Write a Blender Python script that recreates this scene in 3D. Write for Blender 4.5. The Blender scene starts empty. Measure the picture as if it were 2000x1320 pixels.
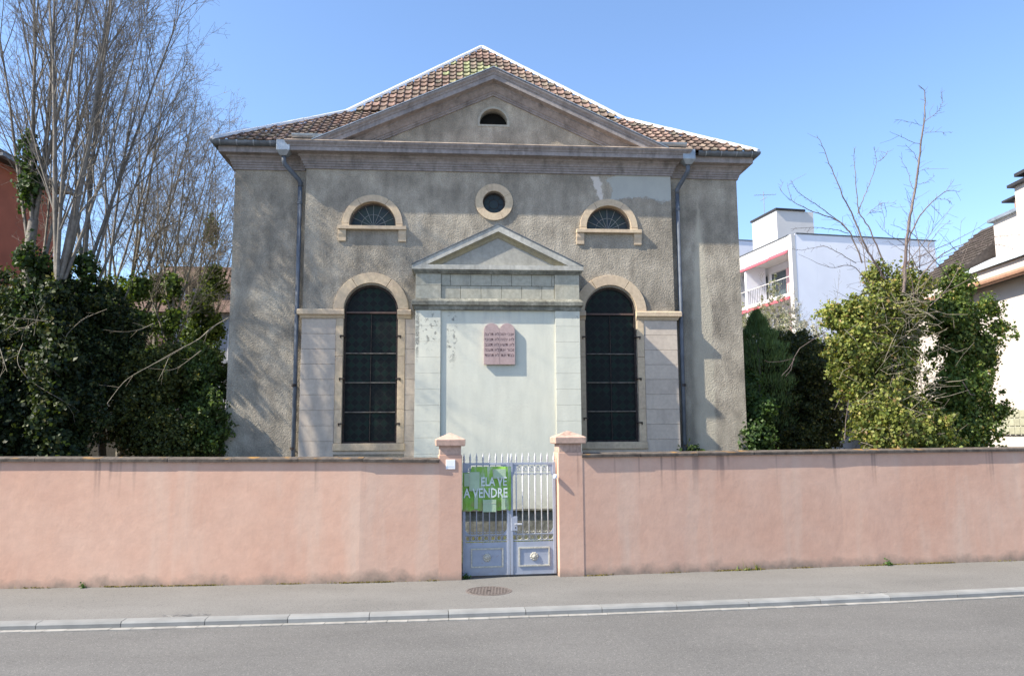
import bpy, bmesh, math, random
import numpy as np
from mathutils import Vector, Matrix
random.seed(7); RNG = np.random.default_rng(7)
R = math.radians
SC = bpy.context.scene; COL = SC.collection

# ---------------------------------------------------------------- camera, sky, sun, exposure
FPX, PITCH, ROLL, EYE = 1513.2, .12389, -.005544, 2.2
_f = Vector((0, math.cos(PITCH), math.sin(PITCH))); _u = Vector((0, -math.sin(PITCH), math.cos(PITCH))); _r = Vector((1, 0, 0))
CA = _r*math.cos(ROLL) + _u*math.sin(ROLL); CB = _u*math.cos(ROLL) - _r*math.sin(ROLL)
cam = bpy.data.cameras.new('camera'); camo = bpy.data.objects.new('camera', cam); COL.objects.link(camo)
m = Matrix((CA, CB, -_f)).transposed().to_4x4(); m.translation = (0, 0, EYE); camo.matrix_world = m
cam.sensor_fit = 'HORIZONTAL'; cam.sensor_width = 36; cam.lens = 36*FPX/2000; cam.clip_start = .1; cam.clip_end = 3000
SC.camera = camo

YAW = .07847; FO = Vector((-.4248, 17.0, 0))                 # facade frame
FE = Vector((math.cos(YAW), math.sin(YAW), 0)); FN = Vector((-math.sin(YAW), math.cos(YAW), 0))
SUN_DIR = (FE*3.65 + FN*1.0 - Vector((0, 0, 3.55))).normalized()
w = bpy.data.worlds.new('World'); SC.world = w; w.use_nodes = True
nt = w.node_tree; bg = nt.nodes['Background']; sky = nt.nodes.new('ShaderNodeTexSky')
sky.sky_type = 'NISHITA'; sky.sun_disc = False
sky.sun_elevation = math.asin(-SUN_DIR.z); sky.sun_rotation = math.atan2(-SUN_DIR.x, -SUN_DIR.y)
sky.altitude = 300; sky.air_density = 1.0; sky.dust_density = 1.1; sky.ozone_density = 4.6
nt.links.new(sky.outputs[0], bg.inputs[0]); bg.inputs[1].default_value = .135
sl = bpy.data.lights.new('sun', 'SUN'); sl.energy = 5.0; sl.angle = R(.53); sl.color = (1, .915, .765)
so = bpy.data.objects.new('sun', sl); COL.objects.link(so); so.rotation_euler = SUN_DIR.to_track_quat('-Z', 'Y').to_euler()
so.location = (-20, -5, 30)
SC.view_settings.view_transform = 'Standard'; SC.view_settings.look = 'None'
SC.view_settings.gamma = 1; SC.view_settings.use_curve_mapping = False
SC.view_settings.exposure = 1.2

def at(x, y, Y):
    """world point that a photo pixel shows at world depth Y"""
    v = CA*((x-1000)/FPX) - CB*((y-660)/FPX) + _f
    return Vector((0, 0, EYE)) + v*(Y/v.y)

# ---------------------------------------------------------------- tagging
def tag(o, label=None, cat=None, group=None, kind=None):
    if label: o['label'] = label
    if cat: o['category'] = cat
    if group: o['group'] = group
    if kind: o['kind'] = kind
    return o
def empty(name, loc=(0, 0, 0), rz=0, label=None, cat=None, group=None):
    o = bpy.data.objects.new(name, None); COL.objects.link(o); o.location = loc; o.rotation_euler = (0, 0, rz)
    o.empty_display_size = .2
    return tag(o, label, cat, group)
def link(name, me, mat=None, parent=None, loc=None, rot=None, smooth=False, bevel=0, kind=None, label=None):
    o = bpy.data.objects.new(name, me); COL.objects.link(o)
    if mat is not None and len(me.materials) == 0: me.materials.append(mat)
    if parent is not None: o.parent = parent
    if loc is not None: o.location = loc
    if rot is not None: o.rotation_euler = rot
    if smooth: me.polygons.foreach_set('use_smooth', [True]*len(me.polygons))
    if bevel:
        b = o.modifiers.new('bevel', 'BEVEL'); b.width = bevel; b.segments = 2; b.limit_method = 'ANGLE'; b.angle_limit = R(35)
    return tag(o, label=label, kind=kind)

# ---------------------------------------------------------------- mesh builder
class MB:
    def __init__(s): s.v = []; s.f = []
    def add(s, vs, fs):
        n = len(s.v); s.v += [tuple(p) for p in vs]; s.f += [tuple(i+n for i in f) for f in fs]; return s
    def box(s, x0, x1, y0, y1, z0, z1):
        return s.add([(x0,y0,z0),(x1,y0,z0),(x1,y1,z0),(x0,y1,z0),(x0,y0,z1),(x1,y0,z1),(x1,y1,z1),(x0,y1,z1)],
                     [(0,3,2,1),(4,5,6,7),(0,1,5,4),(1,2,6,5),(2,3,7,6),(3,0,4,7)])
    def prism(s, poly, y0, y1):                      # polygon in (x, z), extruded along y
        n = len(poly); vs = [(x, y0, z) for x, z in poly]+[(x, y1, z) for x, z in poly]
        fs = [tuple(range(n)), tuple(range(2*n-1, n-1, -1))]+[(i, i+n, (i+1) % n+n, (i+1) % n) for i in range(n)]
        return s.add(vs, fs)
    def slab(s, poly, z0, z1):                       # polygon in (x, y), extruded along z
        n = len(poly); vs = [(x, y, z0) for x, y in poly]+[(x, y, z1) for x, y in poly]
        fs = [tuple(range(n-1, -1, -1)), tuple(range(n, 2*n))]+[(i, (i+1) % n, (i+1) % n+n, i+n) for i in range(n)]
        return s.add(vs, fs)
    def loft(s, rings, closed=False, caps=True):     # rings: lists of equal length
        n = len(rings[0]); b = len(s.v); s.v += [tuple(p) for r in rings for p in r]
        for k in range(len(rings)-1):
            for i in range(n if closed else n-1):
                j = (i+1) % n
                s.f.append((b+k*n+i, b+k*n+j, b+(k+1)*n+j, b+(k+1)*n+i))
        if caps: s.f.append(tuple(b+i for i in range(n-1, -1, -1))); s.f.append(tuple(b+(len(rings)-1)*n+i for i in range(n)))
        return s
    def tube(s, pts, r, sides=8, caps=True):
        pts = [Vector(p) for p in pts]; rr = r if isinstance(r, (list, tuple)) else [r]*len(pts); rings = []
        ref = Vector((.123, .31, .94)).normalized()
        d0 = (pts[1]-pts[0]).normalized()
        if abs(d0.dot(ref)) > .9: ref = Vector((1, .1, 0)).normalized()
        for i, p in enumerate(pts):
            a = pts[max(0, i-1)]; b = pts[min(len(pts)-1, i+1)]; d = (b-a).normalized()
            x = d.cross(ref).normalized(); y = d.cross(x)
            rings.append([p+(x*math.cos(t)+y*math.sin(t))*rr[i] for t in (2*math.pi*k/sides for k in range(sides))])
        return s.loft(rings, True, caps)
    def lathe(s, prof, cx, cy, n=12):                # prof (r, z)
        rings = [[(cx+r*math.cos(2*math.pi*k/n), cy+r*math.sin(2*math.pi*k/n), z) for k in range(n)] for r, z in prof]
        return s.loft(rings, True, True)
    def mesh(s, name='mesh'):
        me = bpy.data.meshes.new(name); me.from_pydata(s.v, [], s.f); me.update()
        bm = bmesh.new(); bm.from_mesh(me); bmesh.ops.recalc_face_normals(bm, faces=bm.faces); bm.to_mesh(me); bm.free()
        return me
    def build(s, name, mat, parent=None, **k): return link(name, s.mesh(name), mat, parent, **k)

def plate_mesh(name, outer, holes, d0, d1):
    """flat plate in the (x,z) plane with holes, from depth d0 to d1 along y"""
    cu = bpy.data.curves.new(name, 'CURVE'); cu.dimensions = '2D'; cu.fill_mode = 'BOTH'; cu.extrude = abs(d1-d0)/2
    for loop in [outer]+holes:
        sp = cu.splines.new('POLY'); sp.points.add(len(loop)-1); sp.use_cyclic_u = True
        for p, (x, z) in zip(sp.points, loop): p.co = (x, z, 0, 1)
    o = bpy.data.objects.new(name, cu); COL.objects.link(o)
    me = bpy.data.meshes.new_from_object(o.evaluated_get(bpy.context.evaluated_depsgraph_get()))
    bpy.data.objects.remove(o); bpy.data.curves.remove(cu)
    me.transform(Matrix(((1,0,0,0),(0,0,-1,(d0+d1)/2),(0,1,0,0),(0,0,0,1)))); me.name = name; me.materials.clear()
    return me
def text_mesh(name, body, size, depth, align='CENTER', bold=0, sx=1.0):
    cu = bpy.data.curves.new(name, 'FONT'); cu.body = body; cu.size = size; cu.extrude = depth; cu.align_x = align; cu.offset = bold
    cu.resolution_u = 2
    o = bpy.data.objects.new(name, cu); COL.objects.link(o)
    me = bpy.data.meshes.new_from_object(o.evaluated_get(bpy.context.evaluated_depsgraph_get()))
    bpy.data.objects.remove(o); me.transform(Matrix(((sx,0,0,0),(0,0,-1,0),(0,1,0,0),(0,0,0,1)))); me.materials.clear(); me.name = name
    return me
def arc(cx, cz, r, a0, a1, n=24):
    return [(cx+r*math.cos(a0+(a1-a0)*k/n), cz+r*math.sin(a0+(a1-a0)*k/n)) for k in range(n+1)]
def arch_loop(cx, r, z0, zc, n=24, hw=None):         # opening outline: flat bottom z0, springing zc
    hw = hw or r
    return [(cx-hw, z0), (cx+hw, z0)] + arc(cx, zc, r, 0, math.pi, n)
def ring_sector(cx, cz, r0, r1, a0, a1, d0, d1, n=10):
    return MB().prism(arc(cx, cz, r1, a0, a1, n)+arc(cx, cz, r0, a1, a0, n), d0, d1)

# ---------------------------------------------------------------- material DSL
class NT:
    def __init__(s, name):
        s.m = bpy.data.materials.new(name); s.m.use_nodes = True; s.t = s.m.node_tree; s.b = s.t.nodes['Principled BSDF']
        s.b.inputs['Specular IOR Level'].default_value = .3
        s.co = None
    def n(s, ty, **k):
        x = s.t.nodes.new(ty)
        for a, v in k.items(): setattr(x, a, v)
        return x
    def put(s, sock, v):
        if isinstance(v, bpy.types.NodeSocket): s.t.links.new(v, sock)
        elif v is not None:
            if isinstance(v, (tuple, list)) and len(v) == 3 and sock.type == 'RGBA': v = (*v, 1)
            sock.default_value = v
    def obj(s, rnd=False):
        c = s.n('ShaderNodeTexCoord').outputs['Object']
        if rnd:
            r = s.n('ShaderNodeObjectInfo').outputs['Random']
            c = s.vm('ADD', c, s.comb(s.ma('MULTIPLY', r, 37.), s.ma('MULTIPLY', r, 91.), s.ma('MULTIPLY', r, 53.)))
        return c
    def rand(s): return s.n('ShaderNodeObjectInfo').outputs['Random']
    def comb(s, a, b, c):
        x = s.n('ShaderNodeCombineXYZ'); s.put(x.inputs[0], a); s.put(x.inputs[1], b); s.put(x.inputs[2], c); return x.outputs[0]
    def sep(s, v): x = s.n('ShaderNodeSeparateXYZ'); s.put(x.inputs[0], v); return x.outputs
    def vm(s, op, a, b): x = s.n('ShaderNodeVectorMath', operation=op); s.put(x.inputs[0], a); s.put(x.inputs[1], b); return x.outputs[0]
    def ma(s, op, a, b=None, c=None, clamp=False):
        x = s.n('ShaderNodeMath', operation=op, use_clamp=clamp); s.put(x.inputs[0], a); s.put(x.inputs[1], b); s.put(x.inputs[2], c); return x.outputs[0]
    def noise(s, v, scale, detail=4, rough=.55, sc=None, dist=0):
        if sc: v = s.vm('MULTIPLY', v, sc)
        x = s.n('ShaderNodeTexNoise'); s.put(x.inputs['Vector'], v); x.inputs['Scale'].default_value = scale
        x.inputs['Detail'].default_value = detail; x.inputs['Roughness'].default_value = rough; x.inputs['Distortion'].default_value = dist
        return x.outputs['Fac']
    def vor(s, v, scale, feature='F1', out='Distance', rnd=1.0):
        x = s.n('ShaderNodeTexVoronoi', feature=feature); s.put(x.inputs['Vector'], v); x.inputs['Scale'].default_value = scale
        x.inputs['Randomness'].default_value = rnd
        return x.outputs[out]
    def map(s, v, a, b, c=0., d=1.):
        x = s.n('ShaderNodeMapRange'); s.put(x.inputs[0], v)
        for i, q in enumerate((a, b, c, d)): x.inputs[i+1].default_value = q
        return x.outputs[0]
    def mix(s, f, a, b, mode='MIX'):
        x = s.n('ShaderNodeMix', data_type='RGBA', blend_type=mode); s.put(x.inputs[0], f); s.put(x.inputs[6], a); s.put(x.inputs[7], b); return x.outputs[2]
    def ramp(s, f, stops):
        x = s.n('ShaderNodeValToRGB'); s.put(x.inputs[0], f); e = x.color_ramp.elements
        while len(e) < len(stops): e.new(.5)
        for q, (p, c) in zip(e, stops): q.position = p; q.color = (*c, 1) if len(c) == 3 else c
        return x.outputs[0]
    def bump(s, h, strength=.5, dist=.01):
        x = s.n('ShaderNodeBump'); s.put(x.inputs['Height'], h); x.inputs['Strength'].default_value = strength; x.inputs['Distance'].default_value = dist
        s.t.links.new(x.outputs[0], s.b.inputs['Normal']); return s
    def done(s, col, rough=.8, metal=0, spec=None):
        s.put(s.b.inputs['Base Color'], col); s.put(s.b.inputs['Roughness'], rough); s.b.inputs['Metallic'].default_value = metal
        if spec is not None: s.b.inputs['Specular IOR Level'].default_value = spec
        return s.m

def simple(name, col, rough=.7, metal=0, var=.15, scale=8, bump=.15, bd=.004, rnd=False, spec=.3, bs=60):
    t = NT(name); c = t.obj(rnd); n1 = t.noise(c, scale, 5); n2 = t.noise(c, bs, 3)
    k = t.map(n1, .3, .7, 1-var, 1+var)
    col2 = t.mix(1.0, col, t.comb(k, k, k), 'MULTIPLY')
    if rnd:
        r = t.map(t.rand(), 0, 1, 1-var*.6, 1+var*.6); col2 = t.mix(1.0, col2, t.comb(r, r, r), 'MULTIPLY')
    t.bump(n2, bump, bd); return t.done(col2, rough, metal, spec)

def stucco(name, zone):
    t = NT(name); c = t.obj(); x, y, z = t.sep(c)
    big = t.noise(c, .9, 5, .6); mid = t.noise(c, 4.5, 4, .6, sc=(1, 1, .55)); fine = t.noise(c, 38, 4, .65)
    cell = t.vor(c, 34, 'SMOOTH_F1'); streak = t.noise(c, 3.2, 4, .6, sc=(1, 1, .12))
    a = t.ramp(big, [(.3, (.21, .187, .155)), (.5, (.315, .28, .23)), (.72, (.43, .385, .315))])
    k = t.map(mid, .3, .7, .76, 1.2); a = t.mix(1, a, t.comb(k, k, k), 'MULTIPLY')
    k = t.map(streak, .35, .7, .84, 1.1); a = t.mix(.8, a, t.mix(1, a, t.comb(k, k, k), 'MULTIPLY'))
    k = t.map(fine, .3, .72, .74, 1.28); a = t.mix(1, a, t.comb(k, k, k), 'MULTIPLY')
    a = t.mix(t.map(t.noise(c, 45, 2), .70, .76), a, (.50, .45, .35))
    smooth = None
    if zone == 'wing':                                   # tapering lighter streak and darker band beside the right pipe
        wob = t.ma('MULTIPLY', t.ma('SUBTRACT', t.noise(c, 2.2, 4), .5), .25)
        wd = t.ma('MULTIPLY', t.ma('SUBTRACT', 7.55, z), .09)
        wd = t.ma('MINIMUM', wd, .24)
        e = t.ma('SUBTRACT', wd, t.ma('ABSOLUTE', t.ma('ADD', t.ma('SUBTRACT', x, 4.80), t.ma('MULTIPLY', wob, .6))))
        mk = t.map(e, -.03, .05); a = t.mix(t.ma('MULTIPLY', mk, .75), a, (.45, .41, .33))
        e2 = t.ma('SUBTRACT', .12, t.ma('ABSOLUTE', t.ma('ADD', t.ma('SUBTRACT', x, 4.52), wob)))
        mk2 = t.ma('MULTIPLY', t.map(e2, -.05, .1), t.map(z, 6.4, 5.6)); a = t.mix(t.ma('MULTIPLY', mk2, .5), a, (.20, .185, .15))
    if zone == 'front':                                  # smooth grey repair above the right lunette, pale chip beside it
        wob = t.ma('MULTIPLY', t.ma('SUBTRACT', t.noise(c, 2.6, 5, .62), .5), .9)
        e = t.ma('MINIMUM', t.ma('SUBTRACT', t.ma('ADD', x, wob), 2.72), t.ma('SUBTRACT', t.ma('ADD', z, t.ma('MULTIPLY', wob, .9)), 7.52))
        mk = t.map(e, -.01, .05); smooth = mk
        a = t.mix(t.ma('MULTIPLY', mk, .85), a, t.mix(t.noise(c, 3, 3), (.33, .345, .33), (.44, .45, .42)))
        wob2 = t.ma('MULTIPLY', t.ma('SUBTRACT', t.noise(c, 7, 4), .5), .22)
        cx = t.ma('ADD', t.ma('SUBTRACT', x, 2.40), t.ma('MULTIPLY', t.ma('SUBTRACT', z, 7.9), .25))
        e3 = t.ma('MINIMUM', t.ma('SUBTRACT', t.map(z, 7.4, 8.0, .03, .10), t.ma('ABSOLUTE', t.ma('ADD', cx, wob2))), t.ma('SUBTRACT', z, 7.5))
        e3 = t.ma('MINIMUM', e3, t.ma('SUBTRACT', 8.06, z)); a = t.mix(t.map(e3, -.012, .02), a, (.58, .53, .48))
    h = t.ma('ADD', t.ma('MULTIPLY', fine, 1.1), t.ma('MULTIPLY', cell, .7)); h = t.ma('ADD', h, t.ma('MULTIPLY', t.noise(c, 14, 2), .5))
    if smooth is not None: h = t.ma('MULTIPLY', h, t.map(smooth, 0, 1, 1, .12))
    t.bump(h, .7, .015); return t.done(a, .95, spec=.08)

def stone(name, col, col2, var=.2, dirt=.35, rnd=True, bump=.35):
    t = NT(name); c = t.obj(rnd); n1 = t.noise(c, 2.4, 5, .6); n2 = t.noise(c, 14, 5, .65); st = t.noise(c, 5, 4, .6, sc=(1, 1, .2))
    a = t.mix(t.map(n1, .35, .65), col, col2)
    if rnd: a = t.mix(t.ma('MULTIPLY', t.rand(), .4), a, tuple(min(1, v*1.12) for v in col2))
    k = t.map(n2, .3, .7, 1-var, 1+var*.7); a = t.mix(1, a, t.comb(k, k, k), 'MULTIPLY')
    a = t.mix(t.ma('MULTIPLY', t.map(st, .52, .72), dirt), a, tuple(v*.42 for v in col))
    t.bump(t.ma('ADD', n2, t.noise(c, 70, 3)), bump, .006); return t.done(a, .85, spec=.2)

M = {}
M['stucco_front'] = stucco('front_stucco', 'front'); M['stucco_wing'] = stucco('wing_stucco', 'wing')
M['tymp'] = stucco('tympanum_stucco', 'none')
M['arch'] = stone('beige_sandstone', (.53, .43, .30), (.47, .37, .27), .16, .25)
M['pier'] = stone('pier_sandstone', (.43, .365, .31), (.50, .43, .36), .1, .2, bump=.2)
M['cornice'] = stone('cornice_stone', (.235, .21, .205), (.30, .27, .262), .22, .6, rnd=False)
M['temple_att'] = stone('attic_stone', (.41, .385, .31), (.32, .315, .265), .2, .45, bump=.15)
M['temple_tymp'] = stone('grey_plaster', (.265, .258, .232), (.33, .32, .285), .14, .3)
M['temple_cor'] = stone('mossy_moulding', (.27, .265, .225), (.15, .145, .12), .45, .95, rnd=False)
M['temple_fascia'] = stone('pale_fascia', (.45, .44, .40), (.34, .335, .305), .2, .7, rnd=False)
def temple_plaster():
    t = NT('pale_blue_plaster'); c = t.obj(); x, y, z = t.sep(c)
    n = t.noise(c, .8, 4); a = t.mix(t.map(n, .35, .65), (.54, .545, .475), (.60, .59, .50))
    k = t.map(t.noise(c, 5, 5, .6, sc=(1, 1, .25)), .3, .7, .93, 1.05); a = t.mix(1, a, t.comb(k, k, k), 'MULTIPLY')
    # blistered paint near the upper left
    wob = t.noise(c, 11, 5, .7)
    def blot(cx, cz, rx, rz, th):
        ex = t.ma('DIVIDE', t.ma('SUBTRACT', x, cx), rx); ez = t.ma('DIVIDE', t.ma('SUBTRACT', z, cz), rz)
        d = t.ma('SQRT', t.ma('ADD', t.ma('MULTIPLY', ex, ex), t.ma('MULTIPLY', ez, ez)))
        return t.ma('MULTIPLY', t.map(d, 1, .5), t.map(wob, th, th+.04))
    b = t.ma('MAXIMUM', blot(-.90, 4.30, .14, .75, .53), t.ma('MAXIMUM', blot(-1.36, 4.42, .26, .5, .56), blot(-1.63, 4.35, .06, .7, .43)))
    b = t.ma('MAXIMUM', b, blot(1.76, 4.7, .1, .2, .6))
    a = t.mix(t.ma('MULTIPLY', b, .9), a, t.mix(t.map(t.noise(c, 60, 2), .4, .6), (.10, .10, .09), (.36, .36, .32)))
    lo = t.ma('MULTIPLY', t.map(z, .95, .66), t.map(t.noise(c, 6, 4), .4, .6)); a = t.mix(t.ma('MULTIPLY', lo, .5), a, (.3, .3, .26))
    st = t.ma('MULTIPLY', t.map(z, 4.3, 4.85), t.map(t.noise(c, 7, 4, sc=(1, 1, .1)), .5, .7)); a = t.mix(t.ma('MULTIPLY', st, .35), a, (.25, .28, .28))
    t.bump(t.ma('SUBTRACT', t.noise(c, 18, 5), t.ma('MULTIPLY', b, .7)), .3, .008); return t.done(a, .75, spec=.25)
M['plaster'] = temple_plaster()
M['dark_mortar'] = simple('dark_mortar', (.07, .07, .06), .95)
M['plinth'] = stone('rough_plinth', (.14, .14, .12), (.22, .22, .19), .4, .7, rnd=False, bump=.9)
def tile_mat(name, src):
    t = NT(name); c = t.obj(src == 'obj'); 
    if src == 'obj': r = t.n('ShaderNodeObjectInfo').outputs['Color']
    else:
        q = t.n('ShaderNodeAttribute', attribute_name='tint'); r = q.outputs['Color']
    s = t.sep(r); col = t.ramp(s[0], [(0, (.10, .07, .058)), (.2, (.19, .128, .105)), (.45, (.155, .12, .098)), (.65, (.24, .158, .132)), (.85, (.205, .168, .13)), (1, (.13, .112, .09))])
    col = t.mix(s[1], col, (.24, .27, .14))
    n = t.noise(c, 9, 5, .65); k = t.map(n, .3, .7, .72, 1.22); col = t.mix(1, col, t.comb(k, k, k), 'MULTIPLY')
    col = t.mix(t.map(t.noise(c, 30, 3), .58, .68, 0, .6), col, (.12, .11, .08))
    t.bump(t.noise(c, 50, 4), .4, .005); return t.done(col, .88, spec=.2)
M['tile'] = tile_mat('clay_tile', 'obj'); M['tile_stuff'] = tile_mat('clay_tile_field', 'attr')
M['zinc'] = simple('zinc_sheet', (.30, .33, .36), .42, .55, .25, 5, .2, .004)
M['zinc_dark'] = simple('dark_zinc', (.13, .145, .165), .5, .4, .35, 6, .2, .004)
M['zinc_white'] = simple('pale_zinc_flashing', (.50, .51, .53), .5, .1, .1, 3, .1, .003)
M['pipe'] = simple('painted_pipe', (.10, .115, .14), .6, .0, .3, 4, .15, .003)
M['lead'] = simple('grey_muntin', (.24, .25, .25), .6, .1, .2)
M['iron'] = simple('rusty_iron', (.045, .035, .032), .7, .2, .5, 14, .4)
M['dusty_iron'] = simple('dusty_iron', (.13, .115, .10), .8, 0, .5, 9, .4)
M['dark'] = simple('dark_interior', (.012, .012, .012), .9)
def glass(name, base, tint, pat):
    t = NT(name); c = t.obj(); x, y, z = t.sep(c)
    if pat:
        u = t.ma('MULTIPLY', t.ma('ADD', x, z), 5.5); v = t.ma('MULTIPLY', t.ma('SUBTRACT', x, z), 5.5)
        fu = t.ma('ABSOLUTE', t.ma('SUBTRACT', t.ma('FRACT', u), .5)); fv = t.ma('ABSOLUTE', t.ma('SUBTRACT', t.ma('FRACT', v), .5))
        line = t.map(t.ma('MAXIMUM', fu, fv), .44, .47)
        chk = t.ma('MODULO', t.ma('ADD', t.ma('FLOOR', u), t.ma('MULTIPLY', t.ma('FLOOR', v), 1.)), 2.)
        col = t.mix(t.ma('MULTIPLY', t.map(t.ma('ABSOLUTE', chk), .4, .6), .8), base, tint)
        wob = t.noise(c, 2.4, 3); col = t.mix(t.map(wob, .4, .65), col, base)
        col = t.mix(t.ma('MULTIPLY', line, .4), col, (.028, .027, .026))
        t.bump(t.noise(c, 6, 3), .3, .02)
    else: col = t.mix(t.vor(c, 5, out='Color'), base, tint); t.bump(t.noise(c, 5, 2), .2, .01)
    return t.done(col, .5, 0, .12 if pat else .3)
M['stained'] = glass('leaded_dark_glass', (.009, .011, .012), (.012, .027, .021), True)
M['fanglass'] = glass('dark_fan_glass', (.02, .03, .05), (.03, .05, .045), False)
def pink():
    t = NT('pink_render'); c = t.obj(); x, y, z = t.sep(c)
    n = t.noise(c, .7, 5, .6); a = t.mix(t.map(n, .33, .67), (.50, .305, .228), (.54, .36, .28))
    st = t.noise(c, 1.6, 4, .6, sc=(1, 1, .13)); a = t.mix(t.map(st, .52, .72, 0, .55), a, (.53, .42, .345))
    st2 = t.noise(t.vm('ADD', c, (31., 7., 3.)), 1.1, 3, .6, sc=(1, 1, .2)); a = t.mix(t.map(st2, .54, .76, 0, .4), a, (.41, .26, .21))
    k = t.map(t.noise(c, 7, 5, .6), .3, .7, .95, 1.05); a = t.mix(1, a, t.comb(k, k, k), 'MULTIPLY')
    # thin dark runs below the coping
    r = t.ma('MULTIPLY', t.map(t.noise(c, 6.5, 2, .5, sc=(1, 1, .04)), .62, .70), t.map(z, 1.2, 1.88)); a = t.mix(t.ma('MULTIPLY', r, .75), a, (.2, .14, .12))
    hn = t.noise(c, 2.8, 5, .65); lim = t.map(hn, .3, .7, .0, .17)
    d = t.map(t.ma('SUBTRACT', lim, z), -.07, .09); a = t.mix(t.ma('MULTIPLY', d, .9), a, t.mix(t.noise(c, 11, 4), (.12, .10, .08), (.34, .26, .21)))
    sp = t.map(t.vor(c, 1.3), .012, .006); a = t.mix(t.ma('MULTIPLY', sp, .7), a, (.2, .15, .13))
    t.bump(t.ma('ADD', t.ma('MULTIPLY', t.noise(c, 3.2, 4, .6), .32), t.ma('ADD', t.ma('MULTIPLY', t.noise(c, 22, 4, .6), .10), t.ma('MULTIPLY', t.noise(c, 140, 2), .03))), .5, .03)
    return t.done(a, .92, spec=.12)
M['pink'] = pink()
def coping():
    t = NT('dark_mossy_coping'); c = t.obj(True); n = t.noise(c, 9, 5, .65); a = t.mix(t.map(n, .35, .65), (.055, .045, .038), (.12, .10, .085))
    nz = t.sep(t.n('ShaderNodeNewGeometry').outputs['Normal'])[2]
    l = t.ma('MULTIPLY', t.map(nz, .5, .9), t.map(t.noise(c, 3.5, 4), .58, .68)); a = t.mix(l, a, (.28, .15, .04))
    t.bump(n, .6, .01); return t.done(a, .95)
M['coping'] = coping()
M['cap'] = stone('pink_cap', (.48, .32, .26), (.40, .285, .23), .2, .95)
def tarmac(name, c0, c1, sp, cr):
    t = NT(name); c = t.obj(); big = t.noise(c, .35, 4, .6); a = t.mix(t.map(big, .35, .65), c0, c1)
    g = t.noise(c, 190, 2, .7); k = t.map(g, .3, .7, .72, 1.3); a = t.mix(1, a, t.comb(k, k, k), 'MULTIPLY')
    v = t.vor(c, 95, out='Color'); vs = t.sep(v)[0]; a = t.mix(t.map(vs, .88, .93, 0, sp), a, (.30, .29, .27)); a = t.mix(t.map(vs, .1, .05, 0, .5), a, (.045, .045, .045))
    st = t.noise(c, 1.1, 5, .65, sc=(.4, 1, 1)); k = t.map(st, .3, .7, .9, 1.08); a = t.mix(1, a, t.comb(k, k, k), 'MULTIPLY')
    sp_ = t.map(t.vor(c, .9), .022, .012, 0, .5); a = t.mix(sp_, a, (.09, .09, .09))
    gum = t.map(t.vor(t.vm('ADD', c, (5.3, 2.1, 0)), 1.7), .018, .012, 0, .6); a = t.mix(gum, a, (.5, .48, .45))
    t.bump(t.ma('ADD', g, vs), .5, .004); return t.done(a, .9, spec=.25)
M['road'] = tarmac('road_asphalt', (.110, .108, .106), (.127, .124, .121), .3, 0)
M['walk'] = tarmac('pavement_asphalt', (.142, .138, .132), (.165, .161, .154), .15, 0)
M['granite'] = simple('kerb_granite', (.205, .208, .206), .8, 0, .16, 3, .4, .004, True, bs=90)
M['gutterst'] = simple('pale_gutter_concrete', (.25, .24, .225), .85, 0, .2, 6, .3, .004, True)
M['manhole'] = simple('manhole_iron', (.165, .14, .128), .6, .3, .25, 20, .2)
M['soil'] = simple('garden_soil', (.10, .09, .06), .95, 0, .5, 1.2, .8, .05)
M['earth'] = simple('pale_bounce_ground', (.30, .27, .22), .95, 0, .3, .2, .3)  # made-up pale tone, bounces warm light onto the facade
def gatepaint():
    t = NT('lavender_blue_paint'); c = t.obj(); n = t.noise(c, 5, 5); a = t.mix(t.map(n, .3, .7), (.265, .292, .355), (.34, .365, .43))
    r = t.noise(c, 17, 5, .7); a = t.mix(t.map(r, .62, .72, 0, .75), a, (.24, .13, .08))
    d = t.ma('MULTIPLY', t.map(t.sep(c)[2], .2, .03), t.map(n, .4, .6)); a = t.mix(t.ma('MULTIPLY', d, .5), a, (.16, .14, .13))
    t.bump(r, .2, .003); return t.done(a, .5, .05, .35)
M['gate'] = gatepaint()
M['gate_light'] = simple('pale_worn_paint', (.46, .46, .48), .55, .05, .2, 22, .25)
M['gate_gold'] = simple('yellowed_moulding_paint', (.42, .40, .34), .6, 0, .25, 30, .3)
M['tablet'] = stone('pink_sandstone_tablet', (.355, .265, .26), (.40, .305, .295), .1, .25, bump=.15)
M['letters'] = simple('dark_inscription', (.13, .085, .085), .8)
M['white'] = simple('white_enamel', (.75, .76, .80), .35, 0, .04)
M['bark'] = stone('grey_bark', (.22, .20, .175), (.15, .135, .12), .35, .4, rnd=False, bump=.8)
M['bark_warm'] = stone('pale_brown_bark', (.27, .24, .19), (.19, .165, .13), .3, .3, rnd=False, bump=.6)
M['bark_red'] = stone('reddish_twig_bark', (.10, .075, .075), (.17, .14, .125), .3, .2, rnd=False, bump=.3)
def leafmat(name, trans=.35, rough=.5):
    t = NT(name); q = t.n('ShaderNodeAttribute', attribute_name='tint'); col = q.outputs['Color']
    tr = t.n('ShaderNodeBsdfTranslucent'); t.put(tr.inputs[0], t.mix(1, col, (1.25, 1.3, .55), 'MULTIPLY'))
    ms = t.n('ShaderNodeMixShader'); ms.inputs[0].default_value = trans
    m_ = t.done(col, rough, spec=.28); t.t.links.new(t.b.outputs[0], ms.inputs[1]); t.t.links.new(tr.outputs[0], ms.inputs[2])
    t.t.links.new(ms.outputs[0], t.t.nodes['Material Output'].inputs[0]); return m_
M['leaf'] = leafmat('ivy_leaves'); M['petal'] = leafmat('pale_blossom', .3, .7)
M['white_wall'] = simple('white_render', (.56, .54, .53), .85, 0, .04, 1, .2)
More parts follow.
